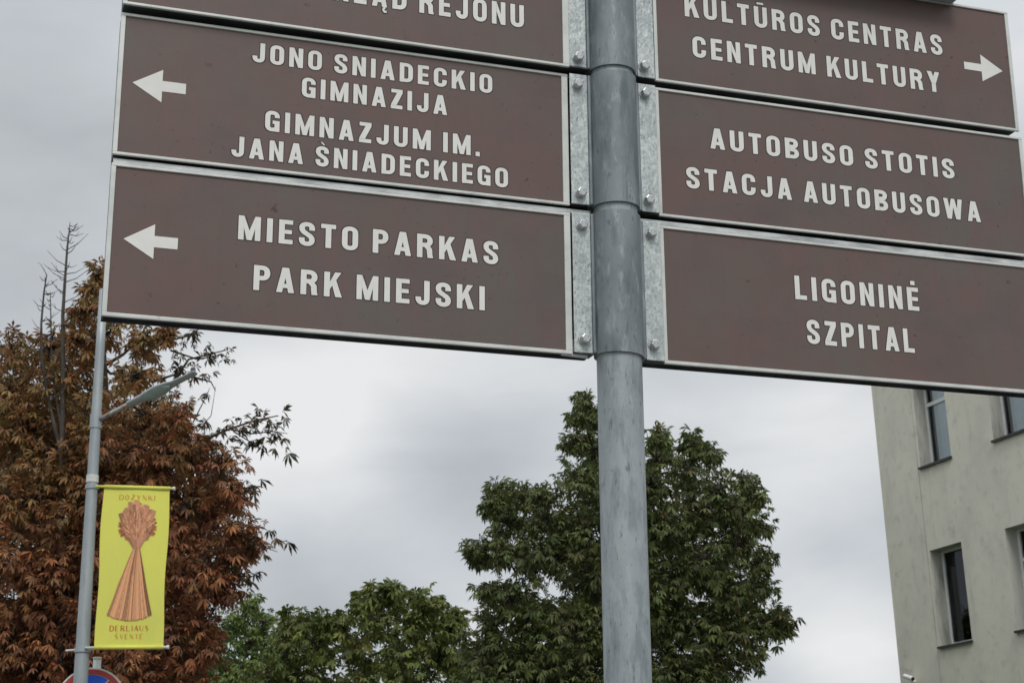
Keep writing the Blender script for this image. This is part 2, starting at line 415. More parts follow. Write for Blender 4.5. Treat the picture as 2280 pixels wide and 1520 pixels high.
def glyph(ch):
    """returns (width, [strokes]) ; a stroke is a list of quads that only touch, never overlap"""
    a, h = TV / 2, TH / 2
    w = 0.68
    ell = lambda x0, x1, y0, y1: (x0, x1, y0, y1)
    if ch == 'I': return TV, [rect(0, 0, TV, 1)]
    if ch == '.': return TV * .9, [rect(0, 0, TV * .9, .22)]
    if ch == 'L': return .56, [rect(0, 0, TV, 1), rect(TV, 0, .56, TH)]
    if ch == 'T': return .62, [rect(0, 1 - TH, .62, 1), rect(.31 - a, 0, .31 + a, 1 - TH)]
    if ch in 'EĖ':
        g_ = [rect(0, 0, TV, 1), rect(TV, 0, .57, TH), rect(TV, 1 - TH, .57, 1), rect(TV, .5 - TH * .46, .53, .5 + TH * .46)]
        if ch == 'Ė': g_.append(rect(.20, 1.1, .42, 1.28))
        return .57, g_
    if ch in 'NŃ':
        return .68, [rect(0, 0, .23, 1), rect(.45, 0, .68, 1), [[(.23, 1), (.235, .56), (.45, 0), (.45, .44)]]]
    if ch == 'M':
        return .90, [rect(0, 0, .225, 1), rect(.675, 0, .90, 1), [[(.225, 1), (.225, .50), (.352, 0), (.45, .40)]], [[(.675, 1), (.45, .40), (.548, 0), (.675, .50)]], [[(.352, 0), (.548, 0), (.45, .40)]]]
    if ch in 'AĄ':
        g_ = [[[(0, 0), (.235, 0), (.45, 1), (.225, 1)]], [[(.72, 0), (.485, 0), (.27, 1), (.495, 1)]], rect(.235, .18, .485, .35)]
        if ch == 'Ą': g_.append(stroke([(.62, 0), (.56, -.07), (.55, -.14), (.60, -.20), (.70, -.19)], .11, .10))
        return .72, g_
    if ch == 'V': return .7, [[[(0, 1), (.235, 1), (.45, 0), (.25, 0)]], [[(.7, 1), (.465, 1), (.25, 0), (.45, 0)]]]
    if ch == 'W':
        return 1.02, [[[(0, 1), (.235, 1), (.39, 0), (.165, 0)]], [[(.165, 0), (.39, 0), (.60, 1), (.42, 1)]][:1], [[(.42, 1), (.60, 1), (.855, 0), (.63, 0)]], [[(1.02, 1), (.785, 1), (.63, 0), (.855, 0)]]]
    if ch == 'Y': return .70, [rect(.35 - a, 0, .35 + a, .42), [[(0, 1), (.26, 1), (.48, .42), (.35 - a, .42)]], [[(.70, 1), (.44, 1), (.22, .42), (.35 + a, .42)]]]
    if ch in 'ZŻ': return .60, [rect(0, 0, .60, TH), rect(.02, 1 - TH, .60, 1), [[(0, TH), (.29, TH), (.60, 1 - TH), (.31, 1 - TH)]]]
    if ch == 'K': return .72, [rect(0, 0, TV, 1), [[(TV, .30), (TV, .60), (.44, 1), (.70, 1)]], [[(.33, .47), (.47, .74), (.74, 0), (.47, 0)]]]
    if ch == 'O':
        return w, [stroke(arc(w / 2, .5, 0, 0, 0, 0, 1)[:0] + arc(w / 2, 1 - .28 - h * 0, w / 2 - a, .28 - h, 0, 180, 12) + arc(w / 2, .28, w / 2 - a, .28 - h, 180, 360, 12), closed=True)]
    if ch == 'U' or ch == 'Ū':
        g_ = [stroke([(a, 1)] + arc(w / 2, .28, w / 2 - a, .28 - h, 180, 360, 12) + [(w - a, 1)])]
        if ch == 'Ū': g_.append(rect(.16, 1.10, .52, 1.20))
        return w, g_
    if ch == 'J': return .60, [stroke([(.60 - a, 1)] + arc(.30, .27, .30 - a, .27 - h, 0, -180, 12) + [(a, .33)])]
    if ch == 'C': return w, [stroke([(w - a, .64)] + arc(w / 2, .72, w / 2 - a, .28 - h, 0, 180, 12) + arc(w / 2, .28, w / 2 - a, .28 - h, 180, 360, 12) + [(w - a, .38)])]
    if ch == 'G': return w, [stroke([(w - a, .67)] + arc(w / 2, .72, w / 2 - a, .28 - h, 0, 180, 12) + arc(w / 2, .28, w / 2 - a, .28 - h, 180, 330, 12)),
                             rect(w - .235, .0, w, .53), rect(w / 2 + .01, .37, w - .235, .53)]
    if ch == 'D': return w, [rect(0, 0, TV, 1), stroke([(TV, 1 - h)] + arc(w / 2 - .02, .70, w / 2 - a + .02, .30 - h, 90, 0, 8) + arc(w / 2 - .02, .30, w / 2 - a + .02, .30 - h, 0, -90, 8) + [(TV, h)])]
    if ch == 'P': return .66, [rect(0, 0, TV, 1), stroke([(TV, 1 - h)] + arc(.33, .70, .33 - a, .30 - h, 90, -90, 12) + [(TV, .40 + h)])]
    if ch == 'B': return .69, [rect(0, 0, TV, 1), stroke([(TV, 1 - h)] + arc(.34, .745, .33 - a, .255 - h, 90, -90, 12) + [(TV, .49 + h)]),
                               stroke([(TV, .53 - h)] + arc(.35, .265, .34 - a, .265 - h, 90, -90, 12) + [(TV, h)])]
    if ch == 'R': return .70, [rect(0, 0, TV, 1), stroke([(TV, 1 - h)] + arc(.34, .725, .34 - a, .275 - h, 90, -90, 12) + [(TV, .45 + h)]),
                               [[(.30, .46), (.56, .50), (.655, .38), (.42, .34)], [(.42, .34), (.655, .38), (.665, .15), (.43, .18)], [(.43, .18), (.665, .15), (.70, 0), (.455, 0)]]]
    if ch in 'SŚŠ':
        s_ = .655
        path = [(s_ - a, .66)] + arc(s_ / 2, .74, s_ / 2 - a, .26 - h, 10, 180, 12) + [(a + .015, .66), (a + .07, .585), (s_ / 2, .50), (s_ - a - .07, .415), (s_ - a - .015, .34)] + \
            arc(s_ / 2, .26, s_ / 2 - a, .26 - h, 0, -170, 12) + [(a, .34)]
        g_ = [stroke(path)]
        if ch == 'Ś': g_.append([[(.22, 1.21), (.33, 1.21), (.46, 1.06), (.38, 1.06)]])
        return s_, g_
    return .45, []

def text_quads(s, gap=0.255, space=0.62):
    x, outq = 0.0, []
    for ch in s:
        if ch == ' ':
            x += space - gap; continue
        w_, st = glyph(ch)
        for k, qs in enumerate(st):
            for q in qs:
                outq.append(([(x + u, v) for (u, v) in q], k))
        x += w_ + gap
    return x - gap, outq
def lettering(parent, s, x0, x1, zb, cap, yf, cut=None):
    tw, _ = text_quads(s)
    sx = (x1 - x0) / tw
    words, i = s.split(' '), 0
    for k, w_ in enumerate(words):
        st_ = text_quads(s[:i] + 'I')[0] - TV if i else 0.0
        i += len(w_) + 1
        one_word(parent, text_quads(w_)[1], x0 + st_ * sx, sx, zb, cap, yf)
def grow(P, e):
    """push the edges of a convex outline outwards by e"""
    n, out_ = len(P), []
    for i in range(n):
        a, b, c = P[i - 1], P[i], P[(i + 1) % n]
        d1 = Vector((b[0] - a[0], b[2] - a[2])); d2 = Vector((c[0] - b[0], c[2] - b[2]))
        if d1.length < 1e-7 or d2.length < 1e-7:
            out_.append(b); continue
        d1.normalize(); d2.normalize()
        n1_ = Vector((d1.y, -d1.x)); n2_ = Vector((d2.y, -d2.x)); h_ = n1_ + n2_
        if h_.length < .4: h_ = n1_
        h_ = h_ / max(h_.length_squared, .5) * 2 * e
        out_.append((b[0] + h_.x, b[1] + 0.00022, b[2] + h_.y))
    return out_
def one_word(parent, qs, x0, sx, zb, cap, yf):
    m_ = MB(); rim = []
    for q, k in qs:
        pts = [(x0 + u * sx, yf - 0.0004 - 0.00012 * k, zb + v * cap) for u, v in q]
        A = sum(pts[i][0] * pts[(i + 1) % len(pts)][2] - pts[(i + 1) % len(pts)][0] * pts[i][2] for i in range(len(pts)))
        if A < 0: pts = pts[::-1]
        m_.add(pts, [tuple(range(len(pts)))])
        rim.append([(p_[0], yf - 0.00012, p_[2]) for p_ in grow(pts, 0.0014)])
    nf = len(m_.f)
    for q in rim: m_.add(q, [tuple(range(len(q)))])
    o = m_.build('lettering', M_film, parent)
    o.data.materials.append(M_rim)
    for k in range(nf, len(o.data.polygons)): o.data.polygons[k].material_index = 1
    return o

# ---------------------------------------------------------------- direction boards
XL0, XL1, XR0, XR1 = -0.7815, -0.0771, 0.0762, 0.7784
FR = 0.0068        # width of the pale raised edge
def board(label, x0, x1, z0, z1, side, dy=0.0, tilt=0.0, cat='direction sign', lip=0.0):
    """side -1: left of the pole, +1: right of it. Local frame: origin on the sign plane at the pole."""
    o = empty('direction_board', OS + RS @ np.array([0, dy, 0]), RS @ np.array(Matrix.Rotation(tilt, 3, 'Z')))
    tag(o, label, cat, 'brown direction boards on the galvanised pole')
    MB().box(x0 + .004, x1 - .004, 0.0015, 0.0038, z0 + .004, z1 - .004).build('panel', M_brown, o)
    f = MB()
    fl_, fr_ = (0.0068, 0.0105) if side < 0 else (0.0060, 0.0068)
    ft, fb = 0.0044, (0.0056 if z0 < -0.1 else 0.0042)
    f.box(x0, x1, -0.0012, 0.004, z1 - ft, z1)
    f.box(x0, x1, -0.0012, 0.004, z0, z0 + fb)
    f.box(x0, x0 + fl_, -0.0009, 0.004, z0 + fb, z1 - ft)
    f.box(x1 - fr_, x1, -0.0009, 0.004, z0 + fb, z1 - ft)
    f.build('edge_strip', M_frame, o, bevel=0.0007, seg=2)
    # channel behind the face, running on to the pole
    a_, b_ = (x0 + 0.002, -0.040) if side < 0 else (0.040, x1 - 0.002)
    k = MB()
    bd_ = 0.017 if z0 < -0.1 else 0.050
    k.box(a_, b_, 0.0042, bd_, z0 + 0.003, z0 + 0.0055)
    k.box(a_, b_, 0.0042, 0.050, z1 - 0.0035, z1 - 0.001)
    k.box(a_, b_, 0.0475, 0.0498, z0 + 0.0055, z1 - 0.0037)
    e0, e1 = (a_, a_ + .0025) if side < 0 else (b_ - .0025, b_)
    k.box(e0, e1, 0.0042, 0.0473, z0 + 0.0057, z1 - 0.0039)
    k.build('channel', M_back, o)
    # rolled lip above the top edge
    if lip:
        MB().box(a_, b_, 0.0045, 0.0075, z1 + 0.0018, z1 + lip).build('top_lip', M_alu, o, bevel=0.001, seg=3)
    MB().box(a_, b_, 0.036, 0.046, z1 - 0.0008, z1 + 0.006 + lip).build('rear_rail', M_back, o)
    return o
def arrow(parent, pts, yf):
    q = [onface(x, y) for x, y in pts]
    zc = sum(v[1] for v in q) / len(q)
    tip, h1, n1_, t1, t2, n2_, h2 = q
    zc = (t1[1] + t2[1]) / 2
    hw = (abs(h1[1] - h2[1])) / 2; tw = abs(t1[1] - t2[1]) / 2
    hx = (h1[0] + h2[0]) / 2; tx = (t1[0] + t2[0]) / 2
    V_ = [(tip[0], yf, zc), (hx, yf, zc + hw), (hx, yf, zc + tw), (hx, yf, zc - tw), (hx, yf, zc - hw), (tx, yf, zc + tw), (tx, yf, zc - tw)]
    m_ = MB(); m_.add(V_, [(0, 1, 2, 3, 4), (2, 5, 6, 3)])
    return m_.build('arrow', M_film, parent)
def line(parent, s, bl, br, capL, capR):
    """bl/br: photo pixels of the baseline's ends ; capL/capR: y of the cap line at the same ends"""
    x0, z0 = onface(*bl); x1, z1 = onface(*br)
    _, t0 = onface(bl[0], capL); _, t1 = onface(br[0], capR)
    zb = (z0 + z1) / 2; cap = ((t0 - z0) + (t1 - z1)) / 2
    return lettering(parent, s, x0, x1, zb, cap, 0.0015)

bA = board('brown board SAMORZĄD REJONU left of the pole, cut by the top of the view', XL0, XL1, 0.2353, 0.4650, -1, dy=-0.009, tilt=0.005)
line(bA, 'SAMORZĄD REJONU', (548, -19), (1163, 66), -70, 15)
bB = board('brown board left of the pole with left arrow and four lines of gymnasium name', XL0, XL1, 0.0012, 0.2270, -1, dy=0.001, tilt=0.002)
line(bB, 'JONO SNIADECKIO', (562, 136), (1097, 209), 94, 166)
line(bB, 'GIMNAZIJA', (672, 215), (996, 256), 171, 213)
line(bB, 'GIMNAZJUM IM.', (590, 289), (1069, 349), 244, 304)
line(bB, 'JANA ŚNIADECKIEGO', (515, 346), (1132, 419), 301, 375)
arrow(bB, [(295, 184), (364, 156), (362, 180), (415, 187), (413, 210), (361, 204), (359, 228)], 0.0009)
bC = board('lowest brown board left of the pole, left arrow and MIESTO PARKAS, PARK MIEJSKI', XL0, XL1, -0.2426, -0.0122, -1, lip=0.0098)
line(bC, 'MIESTO PARKAS', (530, 531), (1110, 590), 478, 538)
line(bC, 'PARK MIEJSKI', (564, 643), (1080, 692), 588, 638)
arrow(bC, [(275, 531), (346, 500), (345, 525), (397, 530), (395, 555), (343, 550), (341, 577)], 0.0009)
bD = board('brown board right of the pole, KULTŪROS CENTRAS and CENTRUM KULTURY with right arrow', XR0, XR1 - .001, 0.2359, 0.4697, 1, dy=-0.003)
line(bD, 'KULTŪROS CENTRAS', (1524, 40), (2098, 123), -6, 78)
line(bD, 'CENTRUM KULTURY', (1542, 131), (2093, 205), 85, 160)
arrow(bD, [(2230.6, 157.6), (2180, 122.8), (2181, 142), (2144.5, 138.6), (2146, 155), (2184, 160), (2187, 182.5)], 0.0009)
bE = board('middle brown board right of the pole reading AUTOBUSO STOTIS, STACJA AUTOBUSOWA', XR0, XR1 + .004, 0.0007, 0.2255, 1, dy=0.001, tilt=-0.002)
line(bE, 'AUTOBUSO STOTIS', (1583, 330), (2127, 398), 286, 353)
line(bE, 'STACJA AUTOBUSOWA', (1530, 417), (2185, 495), 371, 449)
bF = board('lowest brown board right of the pole reading LIGONINĖ, SZPITAL, grey building below it', XR0, XR1 + .004, -0.2454, -0.0161, 1, dy=0.0, lip=0.0105)
line(bF, 'LIGONINĖ', (1772, 666), (2048, 691), 614, 640)
line(bF, 'SZPITAL', (1799, 765), (2038, 784), 712, 731)
# shallow grey box hanging in front of the top right board, only its lower edge in view
bx1, bz = onface(2122, 14, 0.006)
gb = empty('sign_box', OS, RS)
tag(gb, 'grey metal box cut off by the top edge above the culture centre board', 'sign box')
MB().box(0.05, bx1 - 0.002, -0.0425, -0.009, bz + 0.003, bz + 0.26).build('casing', M_lamp_post, gb, bevel=0.002)
MB().box(0.05, bx1, -0.0088, -0.006, bz, bz + 0.262).build('front_rim', M_lamp_post, gb, bevel=0.001)

# ---------------------------------------------------------------- clamps (front half-shell with two flat flanges)
SR = PR + 0.0042
for sg in (-1, 1):
    xa, xb = sorted((sg * 0.036, sg * 0.082))
    MB().box(xa, xb, 0.0510, 0.0550, LZ - 0.235, LZ + 0.50).build('rear_rail', M_back, post)
    xa, xb = sorted((sg * 0.0355, sg * 0.0435))
    MB().box(xa, xb, 0.0085, 0.0509, LZ - 0.234, LZ + 0.499).build('spacer', M_back, post)
def clamp(label, z0L, z1L, z0R, z1R, bolts, wedge=False):
    o = empty('pole_clamp', OS, RS)
    tag(o, label, 'clamp', 'galvanised clamps holding the boards')
    n_ = 40
    for nm, r0, r1, sg in (('shell', PR + 0.0008, SR, -1), ('back_shell', PR + 0.0008, SR, 1)):
        m_ = MB(); vs, fs = [], []
        for i in range(n_ + 1):
            a_ = math.pi * i / n_
            cx, sy = -math.cos(a_), math.sin(a_) * sg
            t_ = (cx + 1) / 2
            z0, z1 = z0L + (z0R - z0L) * t_ * 0, z1L
            z0 = z0L * (1 - t_) + z0R * t_; z1 = z1L * (1 - t_) + z1R * t_
            vs += [(cx * r1, sy * r1, z0), (cx * r1, sy * r1, z1), (cx * r0, sy * r0, z1), (cx * r0, sy * r0, z0)]
        for i in range(n_):
            b_ = i * 4
            for q in range(4):
                fs.append((b_ + q, b_ + (q + 1) % 4, b_ + 4 + (q + 1) % 4, b_ + 4 + q))
        m_.add(vs, fs)
        s_ = m_.build(nm, M_sleeve, o, smooth=False)
        for pl in s_.data.polygons:
            pl.use_smooth = True
        s_.data.set_sharp_from_angle(angle=math.radians(35)) if hasattr(s_.data, 'set_sharp_from_angle') else None
    for sg, z0, z1 in ((-1, z0L, z1L), (1, z0R, z1R)):
        xa, xb = sorted((sg * 0.0450, sg * (0.0752)))
        m_ = MB(); m_.box(xa, xb, -0.0042, -0.0012, z0 + 0.001, z1 - 0.001)
        # rounded root between the shell and the flat flange
        fl = m_.build('flange', M_zinc, o, bevel=0.001)
        xa, xb = sorted((sg * (SR - 0.0005), sg * 0.0448))
        MB().box(xa, xb, -0.0066, 0.0300, z0 + 0.0012, z1 - 0.0012).build('flange_root', M_sleeve, o, bevel=0.0022, seg=3)
    for (px, py) in bolts:
        x, z = onface(px, py)
        w_ = washer(0.0098).build('washer', M_zinc, o); w_.location = (x, -0.0042, z)
        hb = hexbolt(0.0086, 0.0095).build('bolt', M_bolt, o, bevel=0.0006, seg=1)
        hb.location = (x, -0.0056, z); hb.rotation_euler = (0, random.uniform(0, 1), 0)
    if wedge:
        m_ = MB(); m_.box(-0.0800, -0.0370, 0.0045, 0.010, z0L - 0.007, z0L + 0.02)
        w2 = m_.build('back_bracket', M_alu, o, bevel=0.001); w2.rotation_euler = (0, math.radians(3), 0)
    return o
clamp('topmost galvanised clamp in view, just above the upper dark seam on the pole', 0.2375, 0.466, 0.2375, 0.466, [(1284, 132), (1431, 152), (1280, -155), (1424, -140)])
clamp('middle galvanised clamp on the pole beside the gymnasium and bus station boards', 0.0025, 0.2285, 0.0025, 0.2275, [(1283, 192), (1433, 212), (1290, 433), (1441, 449)])
clamp('lowest galvanised clamp on the pole, bare pole below it', -0.2410, -0.0100, -0.2440, -0.0120, [(1293, 504), (1446, 522), (1299, 757), (1453, 770)], wedge=True)

# ---------------------------------------------------------------- lamp post with arm and lamp head
LY = 15.0
top = at(230.5, 645, LY); low = at(181, 1490, LY)
dirv = (top - low) / np.linalg.norm(top - low)
base = low - dirv * ((low[2] - 0.0) / dirv[2])
lp = empty('lamp_post', (base[0], base[1], 0.0))
tag(lp, 'tall grey metal street lamp post with one arm, in front of the rusty autumn tree', 'street lamp')
def rel(P, o): return tuple(np.array(P) - np.array(o.location))
LEN = np.linalg.norm(top - base)
n_ = 12
m_ = MB(); m_.tube([rel(base + dirv * LEN * i / n_, lp) for i in range(n_ + 1)], [0.088 - 0.049 * i / n_ for i in range(n_ + 1)], n=24)
m_.build('pole', M_lamp_post, lp, smooth=True)
def rad_at(z): return 0.088 - 0.049 * (z / LEN)
def onpost(y):
    k = (y - 645) / (1490 - 645)
    return at(230.5 + (181 - 230.5) * k, y, LY)
m_ = MB()
for y, hh in ((1066, 0.035),):
    P = onpost(y); m_.tube([rel(P - dirv * hh, lp), rel(P + dirv * hh, lp)], rad_at(P[2]) + 0.006, n=24)
m_.build('band', M_frame, lp, smooth=False)
A0 = onpost(938); A1 = at(292, 897, LY - 0.15)
m_ = MB(); m_.tube([rel(A0 - dirv * 0.07, lp), rel(A0 + dirv * 0.07, lp)], rad_at(A0[2]) + 0.008, n=24)
m_.build('arm_collar', M_lamp_post, lp)
m_ = MB(); m_.tube([rel(A0 + (A1 - A0) * t, lp) for t in (0.1, .4, .7, 1.0)], 0.024, n=14); m_.build('arm', M_rust, lp, smooth=True)
# lamp head: spigot, housing, lens, sensor
H0 = at(284, 902, LY - 0.14); H1 = at(437, 829, LY - 0.42)
ax = (H1 - H0); HL = np.linalg.norm(ax); ax /= HL
vv = H0 - EYE; vv /= np.linalg.norm(vv); vv -= ax * (vv @ ax); vv /= np.linalg.norm(vv)
oo = np.cross(ax, vv); oo = oo if oo[2] > 0 else -oo
nup = vv * 0.80 + oo * 0.60; nup /= np.linalg.norm(nup)
side = np.cross(nup, ax)
hd = MB()
secs = [(0.0, .028, .028), (.02, .040, .036), (.22, .044, .040), (.24, .052, .044), (.38, .068, .044), (.48, .070, .040), (.58, .056, .030), (.66, .038, .024), (.84, .034, .020), (.96, .034, .016), (1.0, .024, .010)]
nn = 20; vs, fs = [], []
for t, w_, h_ in secs:
    for k in range(nn):
        a_ = 2 * math.pi * k / nn
        sx_, sz_ = math.cos(a_), math.sin(a_)
        hh = h_ * (0.55 if sz_ < 0 else 1.0)
        P = H0 + ax * HL * t + side * w_ * sx_ + nup * hh * sz_
        vs.append(rel(P, lp))
for i in range(len(secs) - 1):
    for k in range(nn):
        fs.append((i * nn + k, i * nn + (k + 1) % nn, (i + 1) * nn + (k + 1) % nn, (i + 1) * nn + k))
fs += [tuple(range(nn)), tuple(range((len(secs) - 1) * nn, len(secs) * nn))]
hd.add(vs, fs); head = hd.build('lamp_head', M_lamp, lp, smooth=True)
ln = MB(); vs, fs = [], []
lens = [(.25, .032), (.28, .050), (.36, .063), (.44, .066), (.52, .060), (.59, .040), (.63, .015)]
for t, w_ in lens:
    for q, dz in ((-1, .022), (-.5, .034), (0, .038), (.5, .034), (1, .022)):
        vs.append(rel(H0 + ax * HL * t + side * w_ * q - nup * dz, lp))
for i in range(len(lens) - 1):
    for k in range(4):
        fs.append((i * 5 + k, i * 5 + k + 1, (i + 1) * 5 + k + 1, (i + 1) * 5 + k))
ln.add(vs, fs); lo_ = ln.build('lens', M_lens, lp, smooth=True)
sn = MB(); S0 = H0 + ax * HL * .95 + nup * .005
sn.tube([rel(S0, lp), rel(S0 + nup * .07, lp)], [0.030, 0.024], n=14); sn.build('sensor', M_black, lp)

# ---------------------------------------------------------------- yellow banner
BY = 14.93
TL, TR, BL, BR = at(231, 1083, BY), at(379, 1087, BY), at(211, 1441, BY), at(362, 1440, BY)
ban = empty('banner', tuple(BL))
tag(ban, 'yellow hanging banner with straw sheaf picture on the lamp post', 'banner')
def bpt(u, v, off=0.0):
    """u 0..1 left to right, v 0..1 bottom to top; the cloth bellies a little"""
    P = BL * (1 - u) * (1 - v) + BR * u * (1 - v) + TL * (1 - u) * v + TR * u * v
    belly = 0.03 * math.sin(math.pi * v) * math.sin(2.2 * u + .4) + 0.0025 * math.sin(9 * u + 3 * v)
    edge = 0.007 * math.sin(math.pi * v * 3 + 1) * (1 if u > .5 else -1) * abs(u - .5) * 2
    P = P + np.array([edge, -belly - off, 0])
    return rel(P, ban)
m_ = MB(); nu, nv = 14, 30
vs = [bpt(i / nu, j / nv) for j in range(nv + 1) for i in range(nu + 1)]
fs = [(j * (nu + 1) + i, j * (nu + 1) + i + 1, (j + 1) * (nu + 1) + i + 1, (j + 1) * (nu + 1) + i) for j in range(nv) for i in range(nu)]
m_.add(vs, fs); m_.build('cloth', M_banner, ban, smooth=True)
W_, H_ = 0.625, 1.50
for v, nm in ((1.0, 'top_rod'), (0.0, 'bottom_rod')):
    a_, b_ = np.array(bpt(-0.13, v)), np.array(bpt(1.05, v))
    MB().tube([a_, b_], 0.013, n=12).build('rod', M_banner if v else M_frame, ban, smooth=True)
    MB().tube([b_, b_ + (b_ - a_) * 0.03], 0.018, n=12).build('end_cap', M_frame, ban)
    a2 = np.array(bpt(0.0, v)); b2 = np.array(bpt(1.0, v))
    MB().tube([a2, b2], 0.019, n=12).build('hem', M_banner, ban, smooth=True)
P = onpost(1447)
m_ = MB(); m_.tube([rel(P - dirv * .02, ban), rel(P + dirv * .02, ban)], rad_at(P[2]) + 0.012, n=24)
m_.build('bracket', M_lamp_post, ban)
m_ = MB(); m_.tube([rel(P + np.array([-.15, -.02, .0]), ban), rel(P + np.array([.17, -.02, .01]), ban)], 0.009, n=8)
m_.build('bracket_arm', M_frame, ban)
P = onpost(1084)
m_ = MB(); m_.tube([rel(P - dirv * .02, ban), rel(P + dirv * .02, ban)], rad_at(P[2]) + 0.010, n=24); m_.build('bracket', M_lamp_post, ban)
# printed sheaf: many thin straws fanned from a waist
pr = MB()
def strip(pts, w0, w1, col, off):
    if len(pts) > 2:
        pts = [(p0[0] + (p1[0] - p0[0]) * j / 6, p0[1] + (p1[1] - p0[1]) * j / 6) for p0, p1 in zip(pts[:-1], pts[1:]) for j in range(6)] + [pts[-1]]
    n = len(pts); vs = []
    for i, (u, v) in enumerate(pts):
        a = pts[max(i - 1, 0)]; c = pts[min(i + 1, n - 1)]
        dx, dy = (c[0] - a[0]) * W_, (c[1] - a[1]) * H_; l = math.hypot(dx, dy) or 1
        w_ = (w0 + (w1 - w0) * i / (n - 1)) / 2
        ox, oy = -dy / l * w_ / W_, dx / l * w_ / H_
        vs += [bpt(u + ox, v + oy, off), bpt(u - ox, v - oy, off)]
    pr.add(vs, [(2 * i, 2 * i + 1, 2 * i + 3, 2 * i + 2) for i in range(n - 1)], col)
rs = random.Random(3)
base_c = (0.70, 0.34, 0.17)
WU, WV = 0.555, 0.615
strip([(WU - .005, WV + .01), (.545, .50), (.50, .38), (.46, .195)], 0.045, 0.36, base_c, 0.0012)      # skirt ground tone
nst = 230
for k in range(nst):
    t = k / (nst - 1); t = rs.uniform(0, 1) if k > 20 else k / 20
    ub = 0.165 + 0.65 * t; vb = 0.165 + 0.035 * (2 * t - 1) ** 2 + rs.uniform(-.006, .006)
    uw = WU + (t - .5) * .085; c = rs.choice((.5, .75, 1.0, 1.0, 1.2, 1.4))
    shade = .6 if t > .9 or t < .05 else 1.0
    col = (0.68 * c * shade, 0.34 * c * shade, 0.18 * c * shade)
    strip([(uw, WV), (uw + (ub - uw) * .38, WV - .15), (ub, vb)], 0.005, 0.010, col, 0.0035 + 0.0003 * (k % 12))
pts_ = [bpt(WU - .01 + .255 * math.cos(2 * math.pi * k / 28) * (1 + .05 * (-1) ** k), WV + .135 + .108 * math.sin(2 * math.pi * k / 28) * (1 + .05 * (-1) ** k), .0028) for k in range(28)]
pr.add(pts_, [tuple(range(28))[::-1]], (0.50, 0.22, 0.13))
for k in range(60):
    a = rs.uniform(-.6, math.pi + .6); cx_, cy_ = math.cos(a), math.sin(a); c = rs.uniform(.6, 1.2)
    strip([(WU - .01 + .20 * cx_, WV + .135 + .085 * cy_), (WU - .01 + .285 * cx_, WV + .135 + .122 * cy_)], .030, .006, (0.45 * c, 0.175 * c, 0.09 * c), .0031)
for k in range(150):
    a = math.radians(rs.uniform(-62, 62)); rr = rs.uniform(.55, 1.0) if k > 30 else rs.uniform(.95, 1.1)
    ex_, ey = math.sin(a), math.cos(a)
    ue = WU - .01 + ex_ * .285 * rr; ve = WV + .045 + (0.095 + 0.125 * ey) * rr + (.02 if ey > .9 else 0)
    c = rs.uniform(.55, 1.3); col = (0.62 * c, 0.30 * c, 0.18 * c)
    strip([(WU + ex_ * .04, WV - .01), (WU + ex_ * .17 * rr, WV + .055 + .04 * ey * rr), (ue, ve)], 0.012, 0.036, col, 0.0035 + 0.0003 * (k % 12))
for k in range(170):
    a = rs.uniform(0, 2 * math.pi); rr = math.sqrt(rs.uniform(0.05, 1))
    u0 = WU - .01 + .25 * rr * math.cos(a); v0 = WV + .155 + .095 * rr * math.sin(a)
    c = rs.uniform(.5, 1.45); col = (0.60 * c, 0.29 * c, 0.16 * c)
    du, dv = (u0 - WU) * .22 + rs.uniform(-.02, .02), .03 + rs.uniform(-.01, .012)
    strip([(u0 - du / 2, v0 - dv / 2), (u0 + du / 2, v0 + dv / 2)], 0.014, 0.006, col, 0.0075 + 0.0003 * (k % 8))
pr.build('sheaf_print', M_print, ban)
